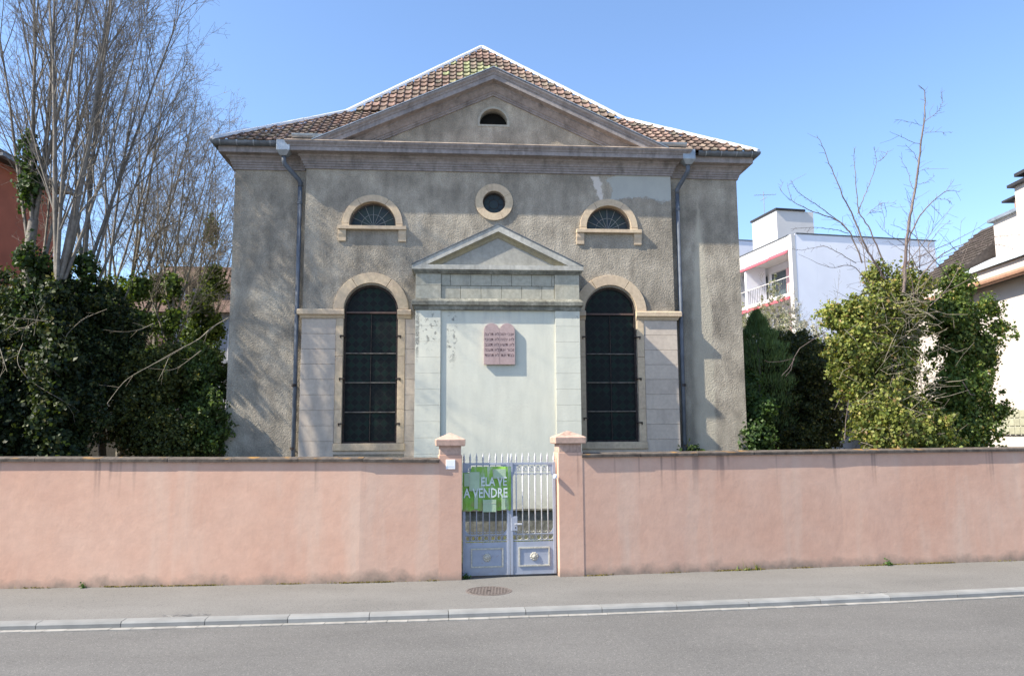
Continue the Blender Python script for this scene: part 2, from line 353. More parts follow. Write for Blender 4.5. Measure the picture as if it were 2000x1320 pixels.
M['pinkwhite'] = simple('pinkish_white_render', (.50, .455, .43), .85, 0, .04, 1.5, .2)
M['grey_panel'] = simple('pale_grey_cladding', (.80, .80, .86), .7, 0, .05, .6, .1)
M['magenta'] = simple('pink_awning_cloth', (.40, .075, .10), .8, 0, .1)
M['teal'] = simple('teal_panel', (.22, .38, .39), .6, 0, .12)
M['rose'] = simple('rose_wall', (.62, .36, .36), .8)
M['darkglass'] = simple('window_glass', (.05, .07, .08), .12, 0, .2, 2, .02, spec=.6)
M['slate'] = stone('dark_roof_tiles', (.085, .072, .066), (.06, .05, .046), .35, .4, rnd=False, bump=.6)
M['brown_metal'] = simple('copper_gutter', (.42, .24, .16), .5, .3)
M['zinc_roof'] = simple('pale_zinc_roof', (.52, .56, .60), .5, .2, .12)
M['blackcap'] = simple('black_chimney_cap', (.03, .028, .03), .6)
M['orange_wall'] = simple('orange_red_render', (.30, .09, .05), .9, 0, .12, 1.5, .3)
M['redroof'] = stone('far_red_tiles', (.15, .10, .08), (.11, .072, .06), .25, .3, rnd=False, bump=.7)
M['rearwall'] = stone('rear_grey_wall', (.07, .065, .058), (.05, .046, .04), .25, .4, rnd=False)
M['glassblock'] = simple('glass_block', (.36, .36, .28), .2, 0, .15, 5, .3, .01, True, spec=.6)

# ---------------------------------------------------------------- ground, road, pavement, kerb
def kerb_y(x):
    q = lambda t: 10.129+.124*t+.0044*t*t
    if x > 9: return q(9)+(x-9)*(.124+.0088*9)
    if x < -9: return q(-9)+(x+9)*(.124-.0088*9)
    return q(x)
def sheet(name, lo, hi, z, mat, xs):                 # a ribbon between two curves y = lo(x), hi(x)
    b = MB(); v = [(x, lo(x), z) for x in xs]+[(x, hi(x), z) for x in xs]; n = len(xs)
    b.add(v, [(i, i+1, i+1+n, i+n) for i in range(n-1)])
    return b.build(name, mat, kind='structure')
XS = [-60, -30, -20]+[-14+.7*i for i in range(41)]+[20, 30, 60]
g = MB().add([(-900, -900, -.17), (900, -900, -.17), (900, 900, -.17), (-900, 900, -.17)], [(0, 1, 2, 3)]).build('ground', M['earth'], kind='structure')
sheet('road', lambda x: -8, lambda x: kerb_y(x)-.095, -.078, M['road'], XS)
WALL_L = [(-16, 11.29), (-13, 11.44), (-7.535, 11.733), (-4.9, 11.872), (-2.331, 12.035), (-1.14, 12.17)]
WALL_R = [(1.10, 12.49), (2.43, 12.716), (5.52, 13.25), (8.81, 13.74), (12, 14.16), (17, 14.75)]
def wall_y(x):
    pts = WALL_L+WALL_R
    if x <= pts[0][0]: return pts[0][1]
    for a, b in zip(pts, pts[1:]):
        if x <= b[0]: return a[1]+(b[1]-a[1])*(x-a[0])/(b[0]-a[0])
    return pts[-1][1]
sheet('pavement', lambda x: kerb_y(x)+.17, lambda x: wall_y(x)+.5, -.003, M['walk'], XS)
sheet('garden_ground', lambda x: wall_y(x)+.5, lambda x: 70, -.01, M['soil'], XS)
kerb = empty('kerb'); kerb['kind'] = 'structure'
jx = [-6.1]
def xpix(px): p = at(px, 1213-.0315*px, 10); return p
def kerb_joint_x(px):
    lo, hi = -14., 14.
    for _ in range(40):
        mid = (lo+hi)/2; P = Vector((mid, kerb_y(mid), 0))-Vector((0, 0, EYE)); X = 1000+FPX*P.dot(CA)/P.dot(_f)
        if X < px: lo = mid
        else: hi = mid
    return lo
J = [kerb_joint_x(p) for p in (70, 236, 400, 562, 721, 876, 1027, 1176, 1322, 1463, 1603, 1739, 1870, 1996)]
J = [J[0]-1.02*k for k in range(6, 0, -1)]+J+[J[-1]+1.02*k for k in range(1, 6)]
for a, b in zip(J, J[1:]):
    mb = MB(); N = 3; rings = []
    for k in range(N+1):
        x = a+.004+(b-a-.008)*k/N; y = kerb_y(x); s = kerb_y(x+.01)-kerb_y(x-.01); nx, ny = -s/.02, 1; L = math.hypot(nx, ny); nx /= L; ny /= L
        dz = random.uniform(-.001, .001)
        rings.append([(x+nx*o, y+ny*o, z) for o, z in ((0, -.3), (0, -.022), (.02, 0+dz), (.175, .002+dz), (.175, -.3))])
    mb.loft(rings, True).build('kerb_stone', M['granite'], kerb)
gut = empty('gutter_strip'); gut['kind'] = 'structure'
x = J[0]
while x < J[-1]:
    x2 = x+.25; y0, y1 = kerb_y(x+.003), kerb_y(x2-.003); dz = random.uniform(-.0015, .0015)
    MB().slab([(x+.003, y0-.1), (x2-.003, y1-.1), (x2-.003, y1-.002), (x+.003, y0-.002)], -.2, -.066+dz).build('gutter_stone', M['gutterst'], gut)
    x = x2
# manhole
mh = empty('manhole_cover', (-.348, 11.38, -.003), 0, 'round brown iron manhole cover in the pavement before the gate', 'manhole')
MB().loft([[(r*math.cos(a), r*math.sin(a), z) for a in (2*math.pi*k/48 for k in range(48))] for r, z in ((.33, -.02), (.33, .004), (.305, .005), (.305, -.01))], True, False).build('frame', M['manhole'], mh)
MB().lathe([(.30, -.05), (.30, .001), (.295, .002)], 0, 0, 48).build('lid', M['manhole'], mh)
b = MB()
for i in range(-6, 7):
    q = i*.045; h = math.sqrt(max(0, .28**2-q*q))
    b.box(-h, h, q-.009, q+.009, .0035, .0065)
    if abs(i) < 7: b.box(q-.009, q+.009, -h, h, .003, .006)
b.build('grid_ribs', M['manhole'], mh); MB().lathe([(.03, 0), (.03, .009), (.02, .01)], 0, 0, 12).build('hub', M['iron'], mh)
# pale paint scribbles
def scribble(cx, cy, L, label, seed):
    rs = random.Random(seed); b = MB()
    for k in range(9):
        x0 = cx-L/2+L*k/9+rs.uniform(-.02, .02); y0 = cy+rs.uniform(-.04, .03); a = rs.uniform(-.2, .9); l = rs.uniform(.05, .13)
        pts = [(x0+l*t*math.cos(a), y0+l*t*math.sin(a)+.015*math.sin(t*5+k)) for t in (0, .33, .66, 1)]
        for p, q in zip(pts, pts[1:]): b.slab([p, (q[0], q[1]), (q[0], q[1]+.007), (p[0], p[1]+.007)], -.001, .0035)
    tag(b.build('paint_mark', M['gutterst']), label, 'paint mark')
p = at(338, 1199, 10); scribble(-4.08, kerb_y(-4.08)+.24, .5, 'white scribbled paint mark on the pavement by the kerb, left half', 3)
scribble(4.95, kerb_y(4.95)+.24, .42, 'white scribbled paint mark on the pavement by the kerb, right half', 5)

# ---------------------------------------------------------------- pink boundary walls, pillars, gate
def wall_top(x): return float(np.interp(x, [-16, -7.5, -2.3, -1.1, 1.1, 2.4, 8.8, 17], [1.90, 1.892, 1.85, 1.83, 1.885, 1.893, 1.914, 1.93]))
def boundary(pts, label):
    root = empty('boundary_wall', (0, 0, 0), 0, label, 'wall')
    # plaster body
    P = []
    for (x0, y0), (x1, y1) in zip(pts, pts[1:]):
        n = max(1, int((x1-x0)/.5))
        for k in range(n): P.append((x0+(x1-x0)*k/n, y0+(y1-y0)*k/n))
    P.append(pts[-1])
    rings = []
    for x, y in P:
        t = wall_top(x)-.05; rings.append([(x, y, -.15), (x, y, .3), (x, y, .9), (x, y, 1.4), (x, y, t), (x-.02, y+.3, t), (x-.02, y+.3, -.15)])
    MB().loft(rings, True).build('plaster_body', M['pink'], root)
    # coping stones
    x = pts[0][0]
    while x < pts[-1][0]-.02:
        L = .98+random.uniform(-.05, .05); x2 = min(x+L, pts[-1][0]); 
        if pts[-1][0]-x2 < .3: x2 = pts[-1][0]
        rr = []; dz = random.uniform(-.003, .003); do = random.uniform(-.004, .004)
        for k in range(4):
            xx = x+.003+(x2-x-.006)*k/3; y = float(np.interp(xx, [p[0] for p in pts], [p[1] for p in pts])); t = wall_top(xx)+dz
            rr.append([(xx, y-.045+do, t-.055), (xx, y-.048+do, t-.012), (xx, y-.035+do, t), (xx, y+.15, t+.02), (xx, y+.34, t), (xx, y+.34, t-.055)])
        MB().loft(rr, True).build('coping_stone', M['coping'], root); x = x2
    return root
boundary(WALL_L, 'long pink rendered street wall left of the gate with dark coping')
boundary(WALL_R, 'long pink rendered street wall right of the gate with dark coping')
PL = Vector((-.788, 12.219, 0)); PR = Vector((.721, 12.431, 0)); GA = math.atan2(PR.y-PL.y, PR.x-PL.x)
def pillar(x0, x1, label, zt):
    root = empty('gate_pillar', PL, GA, label, 'pillar')
    MB().box(x0, x1, 0, .38, -.1, zt-.235).build('shaft', M['pink'], root, bevel=.008)
    MB().box(x0+.015, x1-.015, .012, .368, zt-.235, zt-.1).build('neck', M['cap'], root, bevel=.006)
    c = (x0+x1)/2; h = (x1-x0)/2
    b = MB(); r = lambda o, z: [(x0-o, -o, z), (x1+o, -o, z), (x1+o, .38+o, z), (x0-o, .38+o, z)]
    b.loft([r(.035, zt-.1), r(.045, zt-.09), r(.05, zt), r(.044, zt+.008), [(c-.012, .178, zt+.105), (c+.012, .178, zt+.105), (c+.012, .202, zt+.105), (c-.012, .202, zt+.105)]], True)
    b.build('cap', M['cap'], root, bevel=.006)
    return root
pillar(-.36, 0.0, 'pink gate pillar with pointed cap and small white plaque', 2.125)
pillar(1.525, 1.925, 'pink gate pillar with pointed cap and white doorbell knob', 2.15)
pq = empty('wall_plaque', PL, GA, 'small white square plaque on the left gate pillar', 'plaque')
MB().box(-.252, -.108, -.012, 0.0, 1.673, 1.82).build('plate', M['white'], pq, bevel=.003)
MB().box(-.235, -.222, -.0135, -.012, 1.706, 1.719).build('logo_mark', M['teal'], pq)
MB().box(-.215, -.125, -.0135, -.012, 1.708, 1.716).build('caption_line', simple('faint_grey_print', (.5, .52, .56), .6), pq)
bell = MB().lathe([(.002, 1.50), (.022, 1.505), (.034, 1.525), (.036, 1.545), (.028, 1.568), (.01, 1.58)], 1.468, -.03, 14).build('doorbell', M['white'], None, loc=PL, rot=(0, 0, GA), smooth=True)
tag(bell, 'round white knob beside the right gate pillar', 'doorbell')

def finial(b, x, y, z, s=1.0):
    b.lathe([(.009, z), (.016*s, z+.012), (.009, z+.024), (.014*s, z+.036), (.018*s, z+.052), (.012, z+.07), (.017*s, z+.085), (.011, z+.10), (.002, z+.155)], x, y, 8)
def scroll(cx, cz, r, a0, turns, dirn, y=0, t=.005, n=14):
    pts = []
    for k in range(n+1):
        f = k/n; a = a0+dirn*turns*2*math.pi*f; q = r*(1-.62*f); pts.append((cx+q*math.cos(a), y, cz+q*math.sin(a)))
    return pts
def gate_leaf(x0, x1, label, bars, side):
    root = empty('gate_leaf', PL+Vector((math.cos(GA), math.sin(GA), 0))*0+Vector((-math.sin(GA), math.cos(GA), 0))*.16, GA, label, 'gate', 'the two leaves of the iron gate')
    g_ = M['gate']; W = x1-x0
    for a, b_ in ((x0, x0+.045), (x1-.045, x1)):
        MB().box(a, b_, -.02, .02, .03, 1.76).build('stile', g_, root, bevel=.003)
    MB().box(x0+.045, x1-.045, -.014, .014, 1.722, 1.758).build('top_rail', g_, root, bevel=.003)
    MB().box(x0+.045, x1-.045, -.01, .01, 1.575, 1.588).build('scroll_rail', g_, root)
    for z in (.64, .545): MB().box(x0+.045, x1-.045, -.012, .012, z, z+.012).build('mid_rail', g_, root)
    for i, xb in enumerate(bars):
        MB().tube([(xb, 0, .55), (xb, 0, 1.73)], .0095, 8).build('bar', M['gate_light'] if side and i > 0 else g_, root, smooth=True)
        f = MB(); finial(f, xb, 0, 1.757); f.build('finial', M['gate_light'], root, smooth=True)
    for xb in (x0+.022, x1-.022):
        f = MB(); finial(f, xb, 0, 1.757, 1.15); f.build('finial', M['gate_light'], root, smooth=True)
    # ring row, scrolls above the ring row and under the top rail
    xs = [x0+.045]+bars+[x1-.045]
    for a, b_ in zip(xs, xs[1:]):
        c = (a+b_)/2; h = (b_-a)/2
        r = .038; MB().tube([(c+r*math.cos(t), 0, .595+r*math.sin(t)) for t in (2*math.pi*k/20 for k in range(21))], .006, 6).build('ring', M['gate_gold'] if side else g_, root, smooth=True)
        s = MB()
        for dn in (1, -1):
            s.tube(scroll(c+dn*h*.45, .672, .026, -math.pi/2, .8, dn), .005, 5)
        s.build('low_scroll', M['gate_gold'] if side else g_, root, smooth=True)
        s = MB()
        for dn in (1, -1):
            s.tube(scroll(c+dn*h*.4, 1.655, .045, math.pi/2, .95, dn), .0055, 5)
            s.tube([(c+dn*h*.95*math.cos(t), 0, 1.535+.05*math.sin(t)) for t in (math.pi/2*k/6 for k in range(7))], .005, 5)
        s.build('high_scroll', g_, root, smooth=True)
    # corner brackets
    for xx, sg in ((x0+.045, 1), (x1-.045, -1)):
        MB().prism([(xx, .70), (xx, .55), (xx+sg*.075, .655)] if False else [(xx, .73), (xx, .652), (xx+sg*.07, .652), (xx+sg*.03, .675)], -.006, .006).build('corner_bracket', g_, root)
        MB().prism([(xx, 1.722), (xx, 1.53), (xx+sg*.03, 1.60), (xx+sg*.05, 1.68), (xx+sg*.10, 1.722)], -.006, .006).build('corner_bracket', g_, root)
    # solid bottom panel with mitred moulding and rosette
    MB().box(x0+.045, x1-.045, -.008, .008, .045, .53).build('bottom_panel', g_, root, bevel=.002)
    a, b_, c, d = x0+.13, x1-.105, .15, .445
    def fr(o): return [(a+o, c+o), (b_-o, c+o), (b_-o, d-o), (a+o, d-o)]
    me = plate_mesh('panel_moulding', fr(0), [fr(.022)], -.022, -.008); link('panel_moulding', me, M['gate_gold'], root, bevel=.004)
    cx = (a+b_)/2; cz = .30
    ro = MB()
    for k in range(10):
        t = 2*math.pi*k/10; px, pz = cx+.048*math.cos(t), cz+.048*math.sin(t)
        ro.loft([[(px+.019*s*math.cos(q), -.008-.018*e, pz+.019*s*math.sin(q)) for q in (2*math.pi*j/8 for j in range(8))] for s, e in ((1, 0), (.95, .6), (.4, 1))], True)
    ro.loft([[(cx+.03*s*math.cos(q), -.008-.034*e, cz+.03*s*math.sin(q)) for q in (2*math.pi*j/12 for j in range(12))] for s, e in ((1.5, 0), (1.4, .3), (.9, .7), (.3, 1))], True)
    ro.build('rosette', M['gate_gold'], root, smooth=True)
    MB().box(x0, x1, -.012, .012, .03, .05).build('bottom_rail', g_, root)
    return root
n_ = 6
bl = [.018+.045*0+.118*(i+1) for i in range(6)]
lf = gate_leaf(.02, .765, 'left leaf of the lavender blue iron gate, mostly behind the green banner', [.139+.102*i for i in range(6)], False)
rf = gate_leaf(.772, 1.505, 'right leaf of the lavender blue iron gate, with pale bars and door handle', [.872+.1015*i for i in range(6)], True)
MB().box(.79, .885, -.03, .02, .70, .92).build('lock_box', M['gate'], rf, bevel=.004)
MB().box(.84, .955, -.062, -.047, .792, .818).box(.845, .86, -.05, -.02, .796, .813).build('handle', M['gate_light'], rf, bevel=.004)
MB().box(.848, .862, -.032, -.029, .735, .76).build('keyhole', M['iron'], rf)
# banner
def banner_mat():
    t = NT('weathered_green_print'); c = t.obj(); x, y, z = t.sep(c)
    n = t.noise(c, 4, 4, .6, dist=.6); st = t.noise(c, 6, 4, .6, sc=(1.6, 1, .2))
    a = t.mix(t.map(n, .3, .7), (.15, .34, .03), (.26, .45, .10))
    a = t.mix(t.map(st, .52, .62), a, (.38, .48, .34))
    low = t.ma('MULTIPLY', t.map(z, 1.22, 1.05), t.map(t.noise(c, 9, 4), .45, .6)); a = t.mix(low, a, (.27, .24, .11))
    t.bump(t.noise(c, 5, 4, .6, sc=(1, 1, .5)), .9, .05); return t.done(a, .5, spec=.3)
M['banner_text'] = simple('worn_white_print', (.52, .58, .58), .6, 0, .2, 12); M['banner'] = banner_mat(); M['banner_pale'] = simple('faded_banner_patch', (.33, .43, .30), .55, 0, .14, 4, .3, .01)
bn = empty('sale_banner', PL+Vector((-math.sin(GA), math.cos(GA), 0))*.16, GA, 'torn green and pale A VENDRE banner tied to the left gate leaf', 'banner')
nx, nz = 26, 24; vs = []; fs = []
x0, x1, z0, z1 = .015, .785, 1.02, 1.70
rb = random.Random(4)
top = [z1-.0]*(nx+1); bot = [z0+rb.uniform(-.012, .02) for _ in range(nx+1)]
for i in range(5): top[i] = z1-.09
for j in range(nz+1):
    for i in range(nx+1):
        f = j/nz; xx = x0+(x1-x0)*i/nx; zz = bot[i]+(top[i]-bot[i])*f
        vs.append((xx, -.034-.010*math.sin(xx*29)-.007*math.sin(zz*17+xx*9), zz))
for j in range(nz):
    for i in range(nx): a = j*(nx+1)+i; fs.append((a, a+1, a+nx+2, a+nx+1))
sh = MB().add(vs, fs).build('sheet', M['banner'], bn, smooth=True)
def patch(x0, x1, z0, z1, y=-.056): MB().box(x0, x1, y, y+.003, z0, z1).build('faded_patch', M['banner_pale'], bn, bevel=.001)
patch(.125, .285, 1.33, 1.62); patch(.04, .12, 1.40, 1.60); patch(.50, .70, 1.52, 1.66); patch(.335, .545, 1.00, 1.19, -.058); patch(.20, .255, 1.05, 1.31); patch(.63, .69, 1.03, 1.24)
for a, b_, c, d in ((.12, .29, 1.328, 1.333), (.12, .125, 1.33, 1.62), (.495, .70, 1.515, 1.52), (.495, .50, 1.52, 1.66), (.335, .545, 1.128, 1.133)):
    MB().box(a, b_, -.061, -.058, c, d).build('fold_line', M['gate_gold'], bn)
me = text_mesh('lettering', 'A VENDRE', .205, .0008, 'LEFT', .0035, .72); link('lettering', me, M['banner_text'], bn, loc=(.035, -.0605, 1.225))
me = text_mesh('lettering', 'ELA VE', .19, .0008, 'LEFT', .0035, .72); link('lettering', me, M['banner_text'], bn, loc=(.30, -.0600, 1.405))

# ---------------------------------------------------------------- the synagogue (facade frame: x along, y into, z up)
SY = empty('synagogue', FO, YAW, 'grey roughcast synagogue with pediment, arched windows and hipped tile roof', 'synagogue')
def part(mb, name, mat, parent=None, **k): return mb.build(name, mat, parent or SY, **k)
WZ = 8.12
cxw = 2.66
# front wall plate with openings
holes = []
for s in (-1, 1):
    holes.append(arch_loop(s*cxw-.01, .587, 2.03, 4.90, 28))
    holes.append(arch_loop(s*cxw-.01, .51, 6.80, 6.86, 24))
holes.append(arc(.037, 7.405, .255, 0, 2*math.pi-.2, 31))
me = plate_mesh('front_wall', [(-4.15, -.1), (4.12, -.1), (4.12, WZ), (-4.15, WZ)], holes, 0, .40)
link('front_wall', me, M['stucco_front'], SY)
me = plate_mesh('tympanum_wall', [(-3.6, 8.60), (3.6, 8.60), (.0, 10.25)], [arch_loop(.03, .33, 9.22, 9.30, 20)], 0.0, .30)
link('tympanum_wall', me, M['tymp'], SY)
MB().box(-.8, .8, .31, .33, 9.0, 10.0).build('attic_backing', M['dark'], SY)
me = plate_mesh('attic_reveal', arch_loop(.03, .365, 9.185, 9.30, 20), [arch_loop(.03, .315, 9.235, 9.30, 20)], -.012, .18)
link('attic_reveal', me, stone('attic_reveal_plaster', (.40, .38, .33), (.33, .31, .26), .2, .3), SY, bevel=.01)
# wing walls and body
part(MB().box(-5.74, -4.10, .16, .45, -.1, 8.30), 'wing_wall', M['stucco_wing'])
part(MB().box(4.08, 5.745, .16, .45, -.1, 8.30), 'wing_wall', M['stucco_wing'])
part(MB().box(-5.738, -5.40, .455, 11.9, -.1, 8.30).box(5.40, 5.743, .455, 11.9, -.1, 8.30).box(-5.39, 5.39, 11.6, 11.9, -.1, 8.3), 'side_wall', M['tymp'])
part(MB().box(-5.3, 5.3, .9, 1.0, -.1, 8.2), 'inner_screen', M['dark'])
# main cornice
PROF = [(0, 8.10), (.035, 8.10), (.035, 8.145), (.055, 8.15), (.055, 8.195), (.075, 8.20), (.075, 8.245), (.095, 8.25), (.10, 8.29), (.13, 8.33), (.165, 8.35), (.165, 8.385),
        (.19, 8.395), (.34, 8.405), (.34, 8.495), (.355, 8.50), (.365, 8.53), (.405, 8.575), (.41, 8.615), (-.05, 8.66), (-.05, 8.10)]
def sweep(path, prof, name, mat, parent=None, **k):
    rings = [[(x+ox*o, y+oy*o, z) for o, z in prof] for x, y, ox, oy in path]
    return part(MB().loft(rings, True), name, mat, parent, **k)
sweep([(-4.15, .16, -1, 0), (-4.15, 0, -1, -1), (4.12, 0, 1, -1), (4.12, .16, 1, 0)], PROF, 'main_cornice', M['cornice'])
WP = [(o if i < 13 else min(o, .30), z) for i, (o, z) in enumerate(PROF[:15])]+[(.30, 8.56), (-.05, 8.56), (-.05, 8.10)]
sweep([(-4.20, .16, 0, -1), (-5.74, .16, -1, -1), (-5.74, 11.9, -1, 0)], WP, 'wing_cornice', M['cornice'])
sweep([(4.17, .16, 0, -1), (5.745, .16, 1, -1), (5.745, 11.9, 1, 0)], WP, 'wing_cornice', M['cornice'])
# flashing on the main cornice lip
sweep([(-4.15, .0, -1, 0), (-4.15, 0, -1, -1), (4.12, 0, 1, -1), (4.12, .0, 1, 0)], [(.415, 8.607), (.42, 8.607), (.42, 8.627), (.10, 8.668), (.10, 8.66), (.40, 8.622)], 'cornice_flashing', simple('rusty_pale_flashing', (.46, .36, .28), .7, 0, .5, 3, .3))
# raking cornice
RP = [(0, -.50), (.035, -.50), (.035, -.455), (.055, -.45), (.055, -.405), (.075, -.40), (.10, -.36), (.14, -.31), (.165, -.29), (.165, -.255), (.19, -.245), (.34, -.235), (.34, -.13), (.355, -.125), (.365, -.09), (.405, -.045), (.41, -.005), (-.3, 0), (-.3, -.50)]
def rake(pts, prof, name, mat, d0=0., **k):
    rings = [[(x, d0-o, z+v) for o, v in prof] for x, z in pts]
    return part(MB().loft(rings, True), name, mat, **k)
def rake_clip(xe, ze, xa, za, zc, prof, name, mat, d0=0.):       # one side, clipped at the horizontal cornice top zc
    sl = (za-ze)/(xa-xe); rings = []
    r0 = []
    for o, v in prof:
        z = zc; x = xe+(z-v-ze)/sl
        if (x-xe)*(xa-xe) < 0: x = xe; z = ze+v
        r0.append((x, d0-o, z))
    rings = [r0, [(xa, d0-o, za+v) for o, v in prof]]
    return part(MB().loft(rings, True), name, mat)
rake_clip(-3.95, 8.63, .02, 10.42, 8.60, RP, 'raking_cornice', M['cornice'])
rake_clip(3.95, 8.63, .02, 10.42, 8.60, RP, 'raking_cornice', M['cornice'])
for s in (-1, 1):
    part(MB().loft([[(s*3.98, -.425, 8.617), (s*3.98, -.425, 8.637), (s*3.98, 2.4, 8.637), (s*3.98, 2.4, 8.617)], [(.02, -.425, 10.424), (.02, -.425, 10.444), (.02, 2.4, 10.444), (.02, 2.4, 10.424)]], True), 'pediment_roof', M['zinc'])
    # short raised gutters at the ends of the pediment
    prof = [(.09*math.cos(a), .085*math.sin(a)) for a in (math.pi+math.pi*k/8 for k in range(9))]
    part(MB().loft([[(s*x, -.30+u, 8.77+v) for u, v in prof+[(.08, 0), (.07, -.03), (0, -.07), (-.07, -.03), (-.08, 0)]] for x in (3.72, 4.42)], True), 'raised_gutter', M['zinc'])
# gutters with brackets and joints
GP = [(.36+.085*math.cos(a), 8.635+.105*math.sin(a)) for a in (math.pi+math.pi*k/10 for k in range(11))]
GP = GP+[(.437, 8.64), (.43, 8.60), (.36, 8.55), (.30, 8.60), (.287, 8.64)]
for s in (-1, 1):
    sweep([(s*4.72, .16, 0, -1), (s*5.742, .16, s, -1), (s*5.742, 11.8, s, 0)], GP, 'eaves_gutter', M['zinc_dark'])
    for i in range(4):
        xx = s*(4.9+.36*i); q = [(.36+.089*math.cos(a), 8.637+.109*math.sin(a)) for a in (math.pi+math.pi*k/10 for k in range(11))]
        part(MB().loft([[(xx+e, .16-o, z) for o, z in q] for e in (-.012, .012)], False, False), 'gutter_clip', M['zinc'])
# rain heads and downpipes
for s, hx in ((-1, 4.60), (1, 4.47)):
    h = s*hx; hd = M['zinc']
    part(MB().box(h-.145, h+.145, -.36, -.10, 8.40, 8.63).loft([[(h-.15, -.365, 8.40), (h+.15, -.365, 8.40), (h+.15, -.095, 8.40), (h-.15, -.095, 8.40)], [(h-.07, -.30, 8.29), (h+.07, -.30, 8.29), (h+.07, -.16, 8.29), (h-.07, -.16, 8.29)]], True), 'rain_head', hd, bevel=.006)
    px = s*4.29
    part(MB().tube([(h, -.23, 8.30), (h, -.22, 8.17), (h-s*.02, -.20, 8.12), (px+s*.03, .04, 7.86), (px, .07, 7.80), (px, .07, 7.7)], .05, 12), 'swan_neck', M['pipe'], smooth=True)
    part(MB().tube([(px, .07, 7.72), (px-s*.02, .07, .02)], .047, 14), 'downpipe', M['pipe'], smooth=True)
    for z in (7.3, 4.85, 3.25, 1.9):
        part(MB().tube([(px, .07, z), (px, .07, z+.06)], .056, 14).box(px-.012, px+.012, .07, .17, z+.02, z+.04), 'pipe_collar', M['pipe'] if z > 4 else M['iron'])

# ---- roof
def zroof(w_): return 8.62+.70*w_ if w_ < 2.5 else 8.62+1.75+1.043*(w_-2.5)
roof_v = []; HW = 6.12; D0 = -.26; APX = 5.92; k5 = 2.5
b = MB()
def ringat(w_, dz=0): return [(-HW+w_, D0+w_, zroof(w_)+dz), (HW-w_, D0+w_, zroof(w_)+dz), (HW-w_, D0+2*HW-w_, zroof(w_)+dz), (-HW+w_, D0+2*HW-w_, zroof(w_)+dz)]
b.loft([ringat(0, -.05), ringat(2.5, -.05), ringat(HW-.02, -.05)], True)
roof = part(b, 'roof', M['slate'])
# one interlocking clay tile
TW, TL = .2, .335
cs = [(0, .004), (.008, .012), (.060, .007), (.112, .012), (.128, .032), (.150, .041), (.172, .034), (.188, .014), (.197, .004)]
vs = []; 
for (y, lift) in ((0, .044), (TL, .0)):
    for x_, z_ in cs: vs.append((x_, y, z_+lift))
nC = len(cs)
for x_, z_ in cs: vs.append((x_, .003, z_+.044-.034))
fs = [(i, i+1, i+1+nC, i+nC) for i in range(nC-1)]+[(i, i+2*nC, i+1+2*nC, i+1) for i in range(nC-1)]
fs += [(0, nC, 2*nC), (nC-1, 3*nC-1, 2*nC-1)]
TILE_V = np.array(vs); TILE_F = fs
tme = bpy.data.meshes.new('tile'); tme.from_pydata(vs, [], fs); tme.materials.append(M['tile'])
tiles = []
rr = random.Random(11)
ROW = .29
def slope_frame(w_):
    return (1/math.hypot(1, .70), .70/math.hypot(1, .70)) if w_ < 2.5 else (1/math.hypot(1, 1.043), 1.043/math.hypot(1, 1.043))
s_ = -.02; w_ = 0.0; rowi = 0
w_ = -.02
while w_ < HW-.12:
    cy, sy = slope_frame(max(0, w_)); half = HW-w_
    n = int(half/TW)+1
    for i in range(-n-1, n+1):
        x_ = i*TW+.02
        if x_ < -half-.02 or x_+TW > half+.02: continue
        # skip tiles buried inside the pediment roof
        if w_ < 2.45 and zroof(max(w_, 0)) < 10.44-abs(x_+.1)*.459-.25 and abs(x_+.1) < 3.7: continue
        tiles.append((w_+D0, x_, D0+w_, zroof(max(w_, 0)) if w_ >= 0 else 8.62+.7*w_, math.atan2(sy, cy), rowi))
    w_ += ROW*cy; rowi += 1
def tint_of(x_, z_):
    g = max(0, 1-math.hypot((x_+.35)/1.0, (z_-12.3)/1.3)); g = 1 if rr.random() < g*1.3 else 0
    return (min(1, max(0, rr.gauss(.5, .28))), g*rr.uniform(.5, .95), 0)
parts_t = tiles[:300]; rest = tiles[300:]
for (q, x_, y_, z_, ang, ri) in parts_t:
    o = bpy.data.objects.new('tile', tme); COL.objects.link(o); o.parent = roof
    o.location = (x_, y_, z_+rr.uniform(-.004, .006)); o.rotation_euler = (ang+rr.uniform(-.02, .02), 0, rr.uniform(-.02, .02)); c_ = tint_of(x_, z_); o.color = (*c_, 1)
V = []; F_ = []; T = []; n0 = 0
for (q, x_, y_, z_, ang, ri) in rest:
    ca, sa = math.cos(ang+rr.uniform(-.02, .02)), math.sin(ang); v = TILE_V.copy(); y2 = v[:, 1]*ca-v[:, 2]*sa; z2 = v[:, 1]*sa+v[:, 2]*ca
    V.append(np.stack([v[:, 0]+x_, y2+y_, z2+z_+rr.uniform(-.004, .006)], 1)); F_ += [tuple(i+n0 for i in f) for f in TILE_F]; n0 += len(v); T += [tint_of(x_, z_)]*len(TILE_F)
me = bpy.data.meshes.new('tile_field'); me.from_pydata(np.concatenate(V).tolist(), [], F_)
at_ = me.attributes.new('tint', 'FLOAT_COLOR', 'FACE'); at_.data.foreach_set('color', [x for t_ in T for x in (*t_, 1)])
link('tile_field', me, M['tile_stuff'], roof, kind='stuff')
